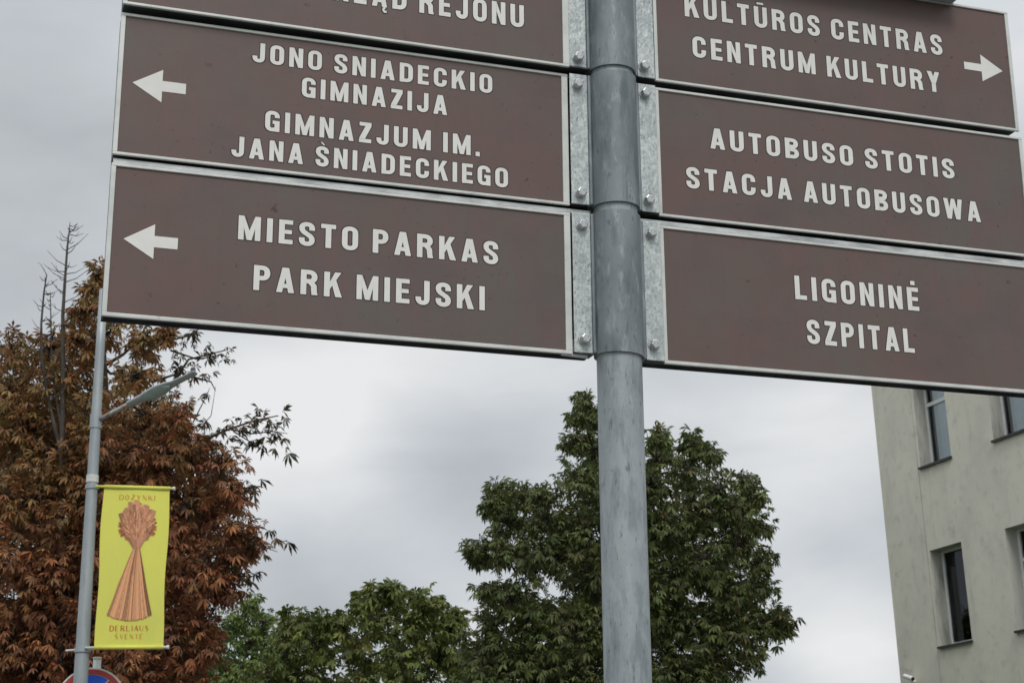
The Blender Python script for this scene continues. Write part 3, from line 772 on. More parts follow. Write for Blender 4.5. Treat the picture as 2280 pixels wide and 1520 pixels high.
# thin serif lettering on the banner
def serif(ch):
    tk, tn = .17, .055
    S = {'D': [((0, 0), (0, 1), tk), ((0, 1), (.35, 1), tn), ((.35, 1), (.62, .75), tn * 2), ((.62, .75), (.62, .25), tk), ((.62, .25), (.35, 0), tn * 2), ((.35, 0), (0, 0), tn)],
         'O': [((.3, 1), (0, .7), tn * 2), ((0, .7), (0, .3), tk), ((0, .3), (.3, 0), tn * 2), ((.3, 0), (.6, .3), tn * 2), ((.6, .3), (.6, .7), tk), ((.6, .7), (.3, 1), tn * 2)],
         'Ż': [((0, 1), (.6, 1), tn), ((.6, 1), (0, 0), tk), ((0, 0), (.6, 0), tn), ((.3, 1.15), (.3, 1.3), tn * 2)],
         'Y': [((0, 1), (.3, .5), tk), ((.6, 1), (.3, .5), tn), ((.3, .5), (.3, 0), tk)],
         'N': [((0, 0), (0, 1), tn), ((0, 1), (.6, 0), tk), ((.6, 0), (.6, 1), tn)],
         'K': [((0, 0), (0, 1), tk), ((.1, .5), (.6, 1), tn), ((.2, .6), (.62, 0), tk)],
         'I': [((0, 0), (0, 1), tk)],
         'E': [((0, 0), (0, 1), tk), ((0, 1), (.5, 1), tn), ((0, .5), (.4, .5), tn), ((0, 0), (.5, 0), tn)],
         'R': [((0, 0), (0, 1), tk), ((0, 1), (.45, .95), tn), ((.5, .95), (.5, .6), tk * .8), ((0, .5), (.45, .52), tn), ((.25, .5), (.6, 0), tk)],
         'L': [((0, 0), (0, 1), tk), ((0, 0), (.5, 0), tn), ((.5, 0), (.5, .15), tn)],
         'A': [((0, 0), (.32, 1), tn), ((.32, 1), (.64, 0), tk), ((.12, .33), (.5, .33), tn)],
         'U': [((0, 1), (0, .25), tk), ((0, .25), (.3, 0), tn), ((.3, 0), (.6, .25), tn), ((.6, .25), (.6, 1), tn)],
         'S': [((.5, .85), (.2, 1), tn), ((.2, 1), (0, .75), tn * 2), ((0, .75), (.5, .3), tk), ((.5, .3), (.3, 0), tn * 2), ((.3, 0), (0, .15), tn)],
         'V': [((0, 1), (.3, 0), tk), ((.3, 0), (.6, 1), tn)],
         'T': [((.3, 0), (.3, 1), tk), ((0, 1), (.6, 1), tn)]}
    b_ = {'Š': 'S', 'Ė': 'E', 'Ń': 'N'}.get(ch, ch)
    g_ = list(S[b_])
    if ch == 'Š': g_ += [((.1, 1.3), (.25, 1.12), tn), ((.25, 1.12), (.4, 1.3), tn)]
    if ch == 'Ė': g_ += [((.25, 1.15), (.25, 1.28), tn * 2)]
    return (.0 if ch == 'I' else .6), g_
def serif_line(s, u0, u1, v0, hgt, cols):
    x = 0; items = []
    for i, ch in enumerate(s):
        if ch == ' ': x += .5; continue
        w_, g_ = serif(ch)
        items += [(x, q, i) for q in g_]; x += w_ + .42
    sc = (u1 - u0) * W_ / (x - .42)
    m2 = MB()
    for j, (x_, (a, b, t), i) in enumerate(items):
        pa = (u0 + (x_ + a[0]) * sc / W_, v0 + a[1] * hgt / H_); pb = (u0 + (x_ + b[0]) * sc / W_, v0 + b[1] * hgt / H_)
        dx, dy = (pb[0] - pa[0]) * W_, (pb[1] - pa[1]) * H_; l = math.hypot(dx, dy) or 1
        w_ = t * hgt / 2 * 1.0; ox, oy = -dy / l * w_ / W_, dx / l * w_ / H_
        off = 0.003 + .0002 * (j % 7)
        m2.add([bpt(pa[0] + ox, pa[1] + oy, off), bpt(pb[0] + ox, pb[1] + oy, off), bpt(pb[0] - ox, pb[1] - oy, off), bpt(pa[0] - ox, pa[1] - oy, off)], [(0, 1, 2, 3)], cols[i % len(cols)])
    m2.build('lettering', M_print, ban)
OR_ = [(0.62, 0.26, 0.05), (0.60, 0.30, 0.05), (0.62, 0.22, 0.05)]
serif_line('DOŻYNKI', .25, .78, .920, .046, OR_)
RD = [(0.55, 0.06, 0.03), (0.60, 0.14, 0.04), (0.50, 0.07, 0.03)]
serif_line('DERLIAUS', .22, .78, .100, .048, RD)
serif_line('ŠVENTĖ', .30, .70, .052, .042, OR_)
# hanging cord mark on the cloth
strip([(.33, .56), (.30, .52), (.31, .485)], .006, .006, (0.35, 0.36, 0.06), .003)

# ---------------------------------------------------------------- round no-stopping sign behind the lamp post
NY = 15.25
cN = at(204, 1567, NY)
ns = empty('no_stopping_sign', (cN[0], cN[1], 0.0))
tag(ns, 'round blue sign with red ring half hidden behind the lamp post, under the banner', 'road sign')
RN = 0.322
def disc(m3, r0, r1, y, n=64):
    vs, fs = [], []
    for k in range(n):
        a = 2 * math.pi * k / n
        vs += [(r0 * math.cos(a), y, cN[2] + r0 * math.sin(a)), (r1 * math.cos(a), y, cN[2] + r1 * math.sin(a))]
    for k in range(n):
        j = (k + 1) % n; fs.append((2 * k, 2 * k + 1, 2 * j + 1, 2 * j))
    m3.add(vs, fs)
m3 = MB(); m3.tube([(0, -.04, cN[2]), (0, -.055, cN[2])], RN + .012, n=64); m3.build('plate', M_frame, ns)
m3 = MB(); m3.tube([(0, -.0555, cN[2]), (0, -.0575, cN[2])], RN - .055, n=64); m3.build('blue_field', M_blue, ns)
m3 = MB(); disc(m3, RN - .052, RN - .004, -.058); m3.build('red_ring', M_red, ns)
for sgn, yy in ((1, -.0595), (-1, -.0605)):
    c_, s_ = math.cos(math.radians(45)), math.sin(math.radians(45)) * sgn
    def bar(hw, y, nm, mt):
        q = RN - .054
        V_ = []
        for a, b in ((-1, -1), (1, -1), (1, 1), (-1, 1)):
            x, z = a * q, b * hw
            V_.append((x * c_ - z * s_, y, cN[2] + x * s_ + z * c_))
        m4 = MB(); m4.add(V_, [(0, 1, 2, 3)] if True else []); m4.build(nm, mt, ns)
    bar(.037, yy, 'white_bar', M_film); bar(.030, yy - .0005, 'red_bar', M_red)
pn = at(208, 1466, NY + .02)
m3 = MB(); m3.tube([(0.025, .02, 0.0), (0.025, .02, pn[2])], 0.038, n=20); m3.build('pole', M_zinc, ns, smooth=True)
m3 = MB(); m3.tube([(0.025, .02, pn[2]), (0.025, .02, pn[2] + .015)], 0.042, n=20); m3.build('pole_cap', M_frame, ns)
for dz in (.19, -.22):
    MB().box(-.10, .15, -.035, .0, cN[2] + dz, cN[2] + dz + .03).build('bracket', M_zinc, ns)

# ---------------------------------------------------------------- building on the right
DH = np.array([0.39719713, -0.91773332, 0.0])          # along the facade, towards the viewer
NRM = np.array([-0.91773332, -0.39719713, 0.0])         # outwards
P0 = np.array([7.58990654, 29.32133891, 0.0])
Rb = np.column_stack([DH, NRM, [0, 0, 1]])
bl = empty('office_building', tuple(P0), Rb)
tag(bl, 'grey plastered building with small deep windows at the right edge', 'building')
S0, S1, DEPTH, TOP = -1.27, 12.0, 12.0, 12.6
rows = [(-1.25 + 0.0, 0.25), (1.80, 3.55), (5.12, 6.87), (8.44, 10.19)]
rows = [(1.80, 3.55), (5.12, 6.87), (8.44, 10.19)]
cols = [(k * 2.10, k * 2.10 + 0.91) for k in range(6)]
RV = 0.26
# facade with real openings: a grid of wall rectangles, skipping the openings
xs = sorted([S0, S1] + [c for p_ in cols for c in p_])
zs = sorted([-0.3, TOP] + [c for p_ in rows for c in p_])
vs, fs = [], []
for z in zs:
    for x in xs: vs.append((x, 0, z))
nx = len(xs)
isop = lambda xa, za: any(abs(xa - c[0]) < 1e-6 for c in cols) and any(abs(za - r_[0]) < 1e-6 for r_ in rows)
for j in range(len(zs) - 1):
    for i in range(nx - 1):
        if isop(xs[i], zs[j]): continue
        fs.append((j * nx + i, (j + 1) * nx + i, (j + 1) * nx + i + 1, j * nx + i + 1))
w_ = MB(); w_.add(vs, fs)
w_.add([(S0, 0, -.3), (S0, -DEPTH, -.3), (S0, -DEPTH, TOP), (S0, 0, TOP)], [(0, 1, 2, 3)])
w_.add([(S1, 0, -.3), (S1, -DEPTH, -.3), (S1, -DEPTH, TOP), (S1, 0, TOP)], [(3, 2, 1, 0)])
w_.add([(S0, -DEPTH, -.3), (S1, -DEPTH, -.3), (S1, -DEPTH, TOP), (S0, -DEPTH, TOP)], [(0, 1, 2, 3)])
w_.build('wall', M_plaster, bl)
MB().box(S0 - .12, S1 + .12, -DEPTH - .12, 0.12, TOP + .001, TOP + .18).build('roof', M_sill, bl)
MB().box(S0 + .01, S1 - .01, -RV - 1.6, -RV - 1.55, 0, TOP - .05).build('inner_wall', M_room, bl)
for ri, (z0, z1) in enumerate(rows):
    for ci, (x0, x1) in enumerate(cols):
        rv = MB()
        rv.add([(x0, 0, z0), (x0, -RV, z0), (x0, -RV, z1), (x0, 0, z1)], [(0, 1, 2, 3)])
        rv.add([(x1, 0, z0), (x1, -RV, z0), (x1, -RV, z1), (x1, 0, z1)], [(3, 2, 1, 0)])
        rv.add([(x0, 0, z1), (x1, 0, z1), (x1, -RV, z1), (x0, -RV, z1)], [(0, 1, 2, 3)])
        rv.add([(x0, 0, z0), (x1, 0, z0), (x1, -RV, z0), (x0, -RV, z0)], [(3, 2, 1, 0)])
        rvo = rv.build('reveal', M_reveal, bl)
        fw = 0.048
        fm = MB()
        ya, yb = -RV - .05, -RV + .012
        fm.box(x0 - .002, x0 + fw, ya, yb, z0, z1); fm.box(x1 - fw, x1 + .002, ya, yb, z0, z1)
        fm.box(x0 + fw, x1 - fw, ya, yb - .001, z1 - fw, z1); fm.box(x0 + fw, x1 - fw, ya, yb - .001, z0, z0 + fw + .02)
        if not (ri == 1 and ci == 0):
            zt = z0 + 1.21
            fm.box(x0 + fw, x1 - fw, ya, yb - .002, zt - .035, zt + .035)
        win = fm.build('window', M_pvc, bl, bevel=0.006, seg=1)
        gl = MB(); gy = -RV - .02
        gl.add([(x0 + fw, gy, z0 + fw), (x1 - fw, gy, z0 + fw), (x1 - fw, gy, z1 - fw), (x0 + fw, gy, z1 - fw)], [(0, 3, 2, 1)])
        gl.build('pane', M_glass, win)
        if ri == 2 or (ri == 1 and ci == 1) or (ri == 0 and ci in (0, 3)):
            bd = MB()
            a_, b_ = x0 + .20, x1 - .03
            nn_ = 22                      # a pleated pale blind drawn across most of the pane
            V_ = []
            for q in range(nn_ + 1):
                xx = a_ + (b_ - a_) * q / nn_; yy = -RV - .034 - .006 * (q % 2)
                V_ += [(xx, yy, z0 + .05), (xx, yy, z1 - .07)]
            bd.add(V_, [(2 * q, 2 * q + 1, 2 * q + 3, 2 * q + 2) for q in range(nn_)])
            bd.build('blind', M_blind, win)
            cu = MB(); V_ = []
            for q in range(9):
                V_ += [(x0 + .055 + .15 * q / 8, -RV - .10 - .015 * math.sin(q * 2.2), z0 + .03), (x0 + .055 + .15 * q / 8, -RV - .10 - .015 * math.sin(q * 2.2), z1 - .08)]
            cu.add(V_, [(2 * q, 2 * q + 1, 2 * q + 3, 2 * q + 2) for q in range(8)]); cu.build('curtain', M_sheer, win)
        else:
            bd = MB()
            for (a_, b_) in ((x0 + .04, x0 + .16), (x1 - .34, x1 - .05)):
                n5 = 8
                V_ = []
                for q in range(n5 + 1):
                    xx = a_ + (b_ - a_) * q / n5; yy = -RV - .14 + .02 * math.sin(q * 2.1)
                    V_ += [(xx, yy, z0 + .02), (xx, yy, z1 - .3)]
                bd.add(V_, [(2 * q, 2 * q + 1, 2 * q + 3, 2 * q + 2) for q in range(n5)])
            bd.build('curtain', M_curtain, win)
        sl = MB(); sl.add([(x0 - .02, -RV + .015, z0 + .03), (x1 + .02, -RV + .015, z0 + .03), (x1 + .02, .055, z0 - .002), (x0 - .02, .055, z0 - .002),
                           (x0 - .02, -RV + .015, z0 + .004), (x1 + .02, -RV + .015, z0 + .004), (x1 + .02, .055, z0 - .045), (x0 - .02, .055, z0 - .045)],
                          [(0, 1, 2, 3), (4, 7, 6, 5), (3, 2, 6, 7), (0, 3, 7, 4), (1, 5, 6, 2), (0, 4, 5, 1)])
        sl.build('sill', M_sill, win)
for sx_ in (-.03, 4.17, 8.37):
    zz_ = [-.3] + [v for r_ in rows for v in (r_[0] - .05, r_[1] + .005)] + [TOP]
    MB().box(sx_ - .05, sx_ - .038, .0, .004, -.2, TOP - .01).build('render_joint', M_reveal, bl)
# security camera on the facade
cs = empty('security_camera', tuple(P0 + Rb @ np.array([-.84, 0.0, 4.65])), Rb)
tag(cs, 'small white cylindrical camera on the wall near the building corner', 'camera')
m3 = MB(); m3.tube([(0, 0.003, -.06), (0, 0.05, -.06)], .035, n=14); m3.tube([(0, .05, -.06), (.02, .13, -.02)], .014, n=10); m3.build('mount', M_pvc, cs)
m3 = MB(); m3.tube([(-.10, .14, .05), (.16, .16, -.03)], .042, n=18); m3.build('body', M_pvc, cs, smooth=False)
m3 = MB(); m3.tube([(.161, .16, -.0303), (.172, .161, -.034)], .034, n=18); m3.build('lens', M_black, cs)

# ---------------------------------------------------------------- trees
def leaf_mesh(name, pos, out_dir, size, tint, nl=6, droop=0.5, width=0.30, parent=None, mat_=None, r=rng):
    """Palmate leaves: each leaf is nl folded leaflets fanned from its stalk end. pos (n,3), out_dir (n,3), size (n), tint (n,3)"""
    n = len(pos)
    od = out_dir / (np.linalg.norm(out_dir, axis=1, keepdims=True) + 1e-9)
    up_ = np.tile(np.array([0, 0, 1.0]), (n, 1)) + r.normal(0, .35, (n, 3))
    s_ = np.cross(od, up_); s_ /= (np.linalg.norm(s_, axis=1, keepdims=True) + 1e-9)
    u_ = np.cross(s_, od)
    V_, C_ = [], []
    angs = np.linspace(-1.9, 1.9, nl)
    for a in angs:
        aa = a + r.normal(0, .12, n)
        dr = droop * r.uniform(.5, 1.5, n)
        d = od * np.cos(aa)[:, None] + s_ * np.sin(aa)[:, None]
        d = d - u_ * (dr[:, None])
        d[:, 2] -= .25
        d /= np.linalg.norm(d, axis=1, keepdims=True)
        w = np.cross(d, u_); w /= (np.linalg.norm(w, axis=1, keepdims=True) + 1e-9)
        nn_ = np.cross(w, d)
        ln_ = size * (1.0 - .28 * abs(a) / 1.9) * r.uniform(.8, 1.15, n)
        wd = ln_ * width * r.uniform(.8, 1.1, n) * .5
        b0 = pos
        m0 = pos + d * (ln_ * .58)[:, None]
        tp = pos + d * ln_[:, None] - np.array([0, 0, 1]) * (ln_ * .12)[:, None]
        lift = nn_ * (wd * .35)[:, None]
        V_.append(np.stack([b0, m0 + w * wd[:, None] + lift, tp, m0 - w * wd[:, None] + lift], 1))
        C_.append(tint * r.uniform(.8, 1.2, (n, 1)))
    V_ = np.concatenate(V_).reshape(-1, 3); C_ = np.concatenate(C_)
    nq = len(C_)
    me = bpy.data.meshes.new(name)
    me.vertices.add(nq * 4); me.vertices.foreach_set('co', V_.astype(np.float32).ravel())
    # two triangles sharing the midrib
    idx = (np.arange(nq) * 4)[:, None] + np.array([0, 1, 2, 0, 2, 3])[None]
    me.loops.add(nq * 6); me.loops.foreach_set('vertex_index', idx.ravel().astype(np.int32))
    me.polygons.add(nq * 2); me.polygons.foreach_set('loop_start', (np.arange(nq * 2) * 3).astype(np.int32))
    me.update(calc_edges=True)
    at_ = me.color_attributes.new('tint', 'FLOAT_COLOR', 'POINT')
    cc = np.concatenate([np.repeat(C_, 4, 0), np.ones((nq * 4, 1))], 1).astype(np.float32)
    at_.data.foreach_set('color', cc.ravel())
    me.materials.append(mat_ or M_leaf)
    o = bpy.data.objects.new(name, me); COL.objects.link(o)
    if parent: o.parent = parent
    return o

def palette(n, cols, wts, r):
    k = r.choice(len(cols), n, p=np.array(wts) / sum(wts))
    return np.array(cols)[k]
def tree(name, label, cat, base_px, Y, lobes, trunk_r, dens, size, cols_fn, nl=6, width=.3, back=True, group=None, extra=None, seed=1, fill=1.0, crown_off=0.0, sub=(9, 15)):
    """lobes: (photo x, y, radius px [, depth offset m]); the crown is filled in depth as a rounded mass"""
    r = np.random.default_rng(seed)
    b = at(base_px, 1900, Y); o = empty(name, (b[0], Y, 0.0)); org = np.array([b[0], Y, 0.0])
    tag(o, label, cat, group)
    cx = np.mean([l[0] for l in lobes]); half = (max(l[0] + l[2] for l in lobes) - min(l[0] - l[2] for l in lobes)) / 2
    balls = []
    for l in lobes:
        R_ = l[2] * Y / F
        q = min(1, abs(l[0] - cx) / half)
        dep = half * Y / F * math.sqrt(max(0, 1 - q * q)) * .8
        offs = [l[3]] if len(l) > 3 else ([-dep * .75, dep * .15, dep * .8] if back and dep > R_ * .9 else [0.0, dep * .5])
        for d in offs:
            d = d + r.normal(0, R_ * .25)
            Pc = at(l[0] + r.normal(0, 3), l[1] + r.normal(0, 3), Y)
            # keep the outline when moved in depth
            k_ = (Y + d) / Y
            Pw = EYE + (Pc - EYE) * k_
            balls.append((Pw, R_ * k_, d))
    pts, dirs, tints, szs = [], [], [], []
    br = MB()
    trunk_top = np.array([org[0], Y, min(p_[0][2] for p_ in balls) - 0.2])
    topc = max(balls, key=lambda q: q[0][2])[0]
    spine = [np.array([org[0], Y, -.1]), np.array([org[0] + .05, Y, trunk_top[2] * .5]), np.array([org[0] - .05, Y + .05, max(trunk_top[2], 2.0)])]
    spine.append(spine[-1] * .45 + topc * .55 + np.array([.15, 0, 0])); spine.append(topc)
    br.tube([p_ - org for p_ in spine], [trunk_r * 1.25, trunk_r, trunk_r * .8, trunk_r * .3, .012], n=10)
    def along(z):
        for i in range(len(spine) - 1):
            if spine[i][2] <= z <= spine[i + 1][2]:
                t = (z - spine[i][2]) / (spine[i + 1][2] - spine[i][2] + 1e-9)
                return spine[i] * (1 - t) + spine[i + 1] * t
        return spine[2]
    hub = [(along(z), trunk_r * .3) for z in np.linspace(max(2.0, spine[2][2] * .8), topc[2] * .93, 9)]
    balls.sort(key=lambda q: min(np.linalg.norm(q[0] - h_[0]) for h_ in hub))
    for (Pc, R_, d) in balls:
        def cost(h_):
            v = Pc - h_[0]; l = np.linalg.norm(v)
            return l * (1.0 if v[2] > -.15 * l else 1.8) + (.0 if h_[1] > .02 else .25)
        st, sr = min(hub, key=cost)
        ln_ = np.linalg.norm(Pc - st)
        w1 = st * .66 + Pc * .34 + r.normal(0, .09, 3) * ln_ - np.array([0, 0, .04 * ln_])
        w2 = st * .30 + Pc * .70 + r.normal(0, .06, 3) * ln_
        r0 = min(sr * .75, .012 + .022 * ln_)
        br.tube([st - org, w1 - org, w2 - org, Pc - org], [r0, r0 * .8, r0 * .6, r0 * .45], n=5, cap=False)
        hub.append((Pc, r0 * .6))
        ns_ = int(r.integers(*sub) * float(np.clip((R_ * F / Y / 46.0) ** 1.35, .75, 3.4)))
        for q in range(ns_):
            v = r.normal(0, 1, 3); v /= np.linalg.norm(v)
            cc_ = Pc + v * R_ * (r.uniform(.25, 1.05)) * np.array([1, 1, .95])
            cr = min(R_ * r.uniform(.28, .48), r.uniform(.30, .52) * (1 + Y / 90))
            mm_ = (Pc + cc_) / 2 + r.normal(0, .05, 3)
            br.tube([Pc - org, mm_ - org, cc_ - org], [.016, .010, .006], n=3, cap=False)
            nlv = max(3, int(dens * cr * cr * fill))
            g_ = r.normal(0, 1, (nlv, 3)); g_ /= np.linalg.norm(g_, axis=1, keepdims=True)
            pp_ = cc_ + g_ * (cr * r.uniform(.15, 1.0, (nlv, 1))) * np.array([1.1, 1.1, .75])
            dd = g_ + v * .8 + np.array([0, 0, -.15])
            pts.append(pp_ - org); dirs.append(dd); szs.append(size * r.uniform(.55, 1.25, nlv))
            tc_ = cols_fn(nlv, cc_, r)
            tints.append((tc_ * .45 + tc_.mean(0) * .2 + tc_[:1] * .35) * r.uniform(.78, 1.22))
    if extra: extra(o, org, br, pts, dirs, szs, tints, r)
    br.build('trunk', M_bark, o, smooth=True)
    P_, D_, S_, T_ = np.concatenate(pts), np.concatenate(dirs), np.concatenate(szs), np.concatenate(tints)
    cr_ = leaf_mesh('crown', P_, D_, S_, T_, nl=nl, width=width, parent=o, r=r)
    tag(cr_, kind='stuff')
    return o, len(P_)

RB = [(0.21, 0.078, 0.042), (0.28, 0.108, 0.050), (0.40, 0.175, 0.072), (0.135, 0.068, 0.044), (0.42, 0.22, 0.10), (0.17, 0.13, 0.055)]
OL = [(0.25, 0.150, 0.055), (0.35, 0.23, 0.09), (0.23, 0.105, 0.048), (0.30, 0.135, 0.052), (0.17, 0.125, 0.05)]
def autumn(n, c, r):
    # upper left of the crown still olive and yellow, the rest brown-red
    k = np.clip((c[2] - 5.3) / 2.2 + (-c[0] - 4.6) * .35 + r.normal(0, .25), 0, 1)
    a = palette(n, RB, [3, 3, 1.6, 2.5, .6, .5], r); b_ = palette(n, OL, [2, 1.4, 2, 2, 2], r)
    m1 = r.uniform(0, 1, (n, 1)) < k
    return np.where(m1, b_, a)
GR = [(0.082, 0.108, 0.036), (0.115, 0.145, 0.045), (0.165, 0.190, 0.066), (0.062, 0.074, 0.035), (0.20, 0.17, 0.06), (0.13, 0.09, 0.045)]
def dkgreen(n, c, r):
    lowb = 1.0 if c[2] < 7.0 else .3
    return palette(n, GR, [3, 3.2, 2, 2.2, .35, .5 * lowb + .1], r)
G2 = [(0.105, 0.135, 0.036), (0.150, 0.180, 0.048), (0.195, 0.220, 0.062), (0.068, 0.088, 0.028), (0.19, 0.16, 0.05)]
def midgreen(n, c, r): return palette(n, G2, [3, 3, 1.6, 2.2, .4], r)
G3 = [(0.100, 0.150, 0.040), (0.145, 0.200, 0.050), (0.190, 0.235, 0.070), (0.070, 0.110, 0.034)]
def ltgreen(n, c, r): return palette(n, G3, [3, 3, 1.6, 2], r)

LYT = 20.0
def left_extra(o, org, br, pts, dirs, szs, tints, r):
    # long outlying twigs with thin leaves
    def twig(px, rad, leafy, y0=LYT - .8, sz=.13):
        P_ = [at(x, y, y0) for x, y in px]
        br.tube([p_ - org for p_ in P_], [rad * (1 - .7 * i / (len(P_) - 1)) for i in range(len(P_))], n=5, cap=False)
        for i in range(len(P_) - 1):
            L_ = np.linalg.norm(P_[i + 1] - P_[i]); n_ = int(L_ * leafy)
            if n_ < 1: continue
            t = r.uniform(0, 1, (n_, 1)); q = P_[i] * (1 - t) + P_[i + 1] * t + r.normal(0, .09, (n_, 3))
            pts.append(q - org); dirs.append(r.normal(0, 1, (n_, 3)) + (P_[i + 1] - P_[i]) / L_ * .6); szs.append(sz * r.uniform(.6, 1.2, n_))
            tints.append(palette(n_, [(0.05, 0.045, 0.025), (0.08, 0.06, 0.03), (0.12, 0.07, 0.035)], [2, 2, 1], r))
    twig([(330, 890), (385, 850), (420, 800), (460, 790), (508, 778)], .022, 22)
    twig([(300, 800), (370, 760), (430, 745), (455, 720)], .020, 22)
    twig([(340, 850), (400, 830), (470, 850), (480, 870)], .018, 16)
    twig([(380, 780), (440, 800), (490, 790), (512, 795)], .014, 18)
    twig([(400, 1010), (440, 985), (510, 955), (570, 935), (620, 925)], .024, 30, sz=.14)
    twig([(510, 955), (560, 965), (610, 960), (640, 965)], .013, 26, sz=.14)
    twig([(520, 960), (560, 985), (590, 1005), (600, 1015)], .010, 12, sz=.2)
    twig([(560, 935), (580, 915), (600, 915)], .009, 24)
    twig([(590, 960), (635, 980), (650, 1012)], .008, 16, sz=.17)
    twig([(430, 940), (450, 900), (468, 862)], .010, 8, sz=.15)
    twig([(440, 960), (470, 925), (480, 860)], .008, 5, sz=.14)
    twig([(520, 1180), (570, 1210), (618, 1228)], .012, 24, sz=.16)
    twig([(500, 1100), (550, 1085), (580, 1082)], .012, 22, sz=.15)
    twig([(500, 1240), (545, 1280), (575, 1310)], .012, 24, sz=.17)
left_lobes = [(30, 790, 62), (110, 775, 55), (170, 760, 45), (20, 880, 90), (222, 610, 28), (205, 655, 38), (262, 660, 52), (185, 695, 32), (230, 745, 60), (320, 760, 46), (370, 745, 28), (300, 840, 60),
              (150, 860, 85), (60, 960, 120), (215, 960, 100), (330, 930, 78), (395, 930, 45), (350, 1020, 110), (430, 1010, 55), (490, 1040, 60), (520, 1100, 52), (200, 1080, 130), (60, 1120, 130), (420, 1130, 110),
              (525, 1190, 52), (560, 1220, 36), (500, 1240, 55), (300, 1220, 140), (120, 1270, 150), (440, 1290, 95), (495, 1310, 40), (30, 1400, 130), (220, 1410, 150), (380, 1410, 100), (450, 1400, 55), (455, 1460, 55), (100, 1530, 140), (300, 1540, 120), (420, 1550, 70)]
t1, c1 = tree('chestnut_tree', 'rusty brown autumn chestnut tree at the left behind the lamp post', 'tree', 190, LYT, left_lobes, .28, 150, .135, autumn, nl=6, width=.27, extra=left_extra, seed=5)

center_lobes = [(1300, 895, 24), (1288, 925, 26), (1335, 930, 26), (1275, 985, 36), (1320, 1000, 50), (1370, 1000, 50), (1300, 1070, 60), (1110, 1090, 32), (1095, 1125, 30), (1150, 1110, 42), (1200, 1100, 30), (1130, 1160, 52), (1215, 1150, 60),
                (1075, 1215, 40), (1060, 1235, 26), (1130, 1230, 55), (1200, 1240, 66), (1290, 1180, 85), (1385, 1120, 80), (1465, 975, 30), (1470, 1010, 42), (1545, 990, 36), (1575, 1010, 28), (1530, 1050, 60), (1440, 1080, 60), (1600, 1090, 45),
                (1660, 1075, 34), (1680, 1110, 34), (1640, 1130, 50), (1560, 1140, 70), (1470, 1180, 85), (1690, 1170, 34), (1640, 1210, 66), (1560, 1250, 85), (1695, 1250, 34), (1440, 1280, 90), (1330, 1290, 90), (1690, 1310, 40), (1630, 1320, 75),
                (1730, 1370, 34), (1740, 1398, 22), (1690, 1390, 50), (1600, 1400, 80), (1500, 1380, 90), (1090, 1310, 34), (1130, 1330, 50), (1190, 1370, 62), (1100, 1390, 46), (1270, 1400, 90), (1380, 1410, 90), (1665, 1460, 34), (1590, 1480, 60), (1080, 1450, 60), (1160, 1470, 80),
                (1270, 1510, 95), (1400, 1520, 95), (1520, 1500, 80), (1090, 1540, 80), (1230, 1620, 90), (1400, 1640, 100), (1540, 1610, 80)]
t2, c2 = tree('chestnut_tree', 'large dark green chestnut tree rising behind the sign pole', 'tree', 1390, 27.0, center_lobes, .30, 104, .152, dkgreen, nl=6, width=.30, seed=9, sub=(14, 21))
mid_lobes = [(825, 1325, 34), (800, 1345, 24), (880, 1315, 34), (930, 1330, 36), (965, 1345, 28), (850, 1380, 50), (930, 1390, 50), (1000, 1400, 36), (1010, 1370, 22), (760, 1390, 40), (720, 1385, 34), (680, 1385, 30), (640, 1390, 34), (700, 1430, 50), (790, 1450, 60), (890, 1460, 66), (980, 1460, 55),
             (1030, 1450, 34), (640, 1450, 50), (690, 1510, 66), (800, 1530, 70), (920, 1540, 70), (1020, 1530, 55), (780, 1620, 80), (920, 1640, 80), (1055, 1470, 46), (1050, 1530, 60), (600, 1500, 60), (960, 1430, 50)]
t3, c3 = tree('broadleaf_tree', 'mid green round tree standing between the rusty tree and the sign pole', 'tree', 850, 36.0, mid_lobes, .28, 52, .21, midgreen, nl=6, width=.36, seed=21, sub=(13, 19))
lt_lobes = [(560, 1345, 26), (535, 1375, 34), (590, 1385, 36), (500, 1400, 40), (560, 1430, 50), (620, 1450, 42), (470, 1450, 45), (530, 1490, 60), (610, 1510, 60), (470, 1530, 60), (420, 1500, 50), (550, 1580, 70)]
t4, c4 = tree('broadleaf_tree', 'light green feathery tree just right of the rusty tree', 'tree', 545, 40.0, lt_lobes, .22, 80, .17, ltgreen, nl=5, width=.40, seed=33, sub=(15, 22))
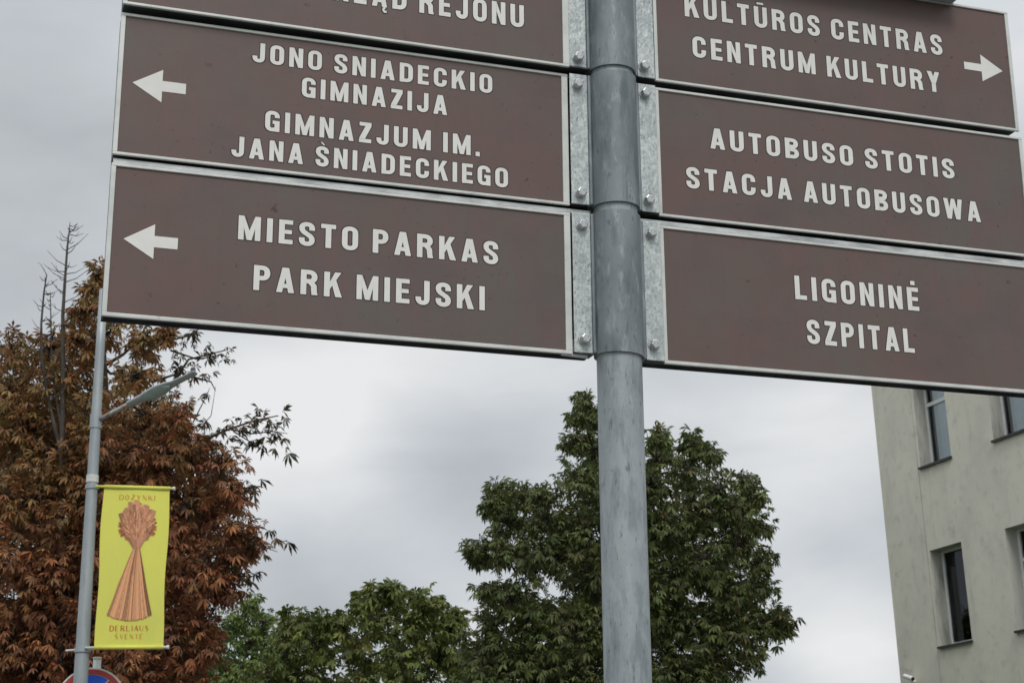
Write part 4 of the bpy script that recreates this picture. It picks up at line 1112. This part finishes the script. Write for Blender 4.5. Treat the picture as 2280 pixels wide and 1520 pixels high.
low_lobes = [(60, 1540, 80), (380, 1540, 60), (300, 1560, 80), (1120, 1560, 60), (1700, 1640, 60)]
print('LEAVES', c1, c2, c3, c4, flush=True)

# bare dead conifer poking up through the autumn tree
DY = 18.9
bt = empty('bare_tree', tuple(np.array([at(118, 1900, DY)[0], DY, 0.0])))
tag(bt, 'leafless thin tree with spiky side twigs poking above the rusty tree', 'tree')
m3 = MB(); rr_ = random.Random(8)
o3 = np.array(bt.location)
def leader(px, r0, r1, twigs):
    P_ = [at(x, y, DY) for x, y in px]
    m3.tube([p_ - o3 for p_ in P_], [r0 + (r1 - r0) * i / (len(P_) - 1) for i in range(len(P_))], n=7, cap=False)
    for k in range(twigs):
        t = rr_.uniform(0.02, .75) * (len(P_) - 1); i = int(t); f_ = t - i
        # measured from the tip
        Q = P_[len(P_) - 1 - i] * (1 - f_) + P_[max(len(P_) - 2 - i, 0)] * f_
        sg = rr_.choice((-1, 1)); ln_ = rr_.uniform(.06, .30) * (0.5 + t * .3)
        E_ = Q + np.array([sg * ln_ * .75, rr_.uniform(-.15, .15), ln_ * rr_.uniform(.3, .8)])
        M_ = (Q + E_) / 2 - np.array([0, 0, .03])
        m3.tube([Q - o3, M_ - o3, E_ - o3], [.007, .005, .0025], n=4, cap=False)
        if rr_.random() < .6:
            E2 = M_ + np.array([sg * ln_ * .15, .02, ln_ * .35]); m3.tube([M_ - o3, E2 - o3], [.004, .002], n=3, cap=False)
bx = at(118, 1900, DY)
P_low = [(132, 1900), (134, 1500), (136, 1200)]
leader([(132, 1899), (134, 1500), (136, 1200), (138, 980), (140, 800), (140, 700), (145, 620), (150, 550), (154, 515), (156, 494)], .048, .003, 44)
leader([(136, 1010), (110, 900), (93, 800), (92, 720), (98, 650), (104, 612)], .026, .007, 18)
leader([(138, 960), (120, 860), (114, 770), (113, 690), (112, 650)], .016, .004, 14)
m3.tube([at(104, 612, DY) - o3, at(92, 590, DY) - o3, at(84, 584, DY) - o3], [.007, .004, .002], n=4, cap=False)
m3.build('trunk', M_deadbark, bt, smooth=True)
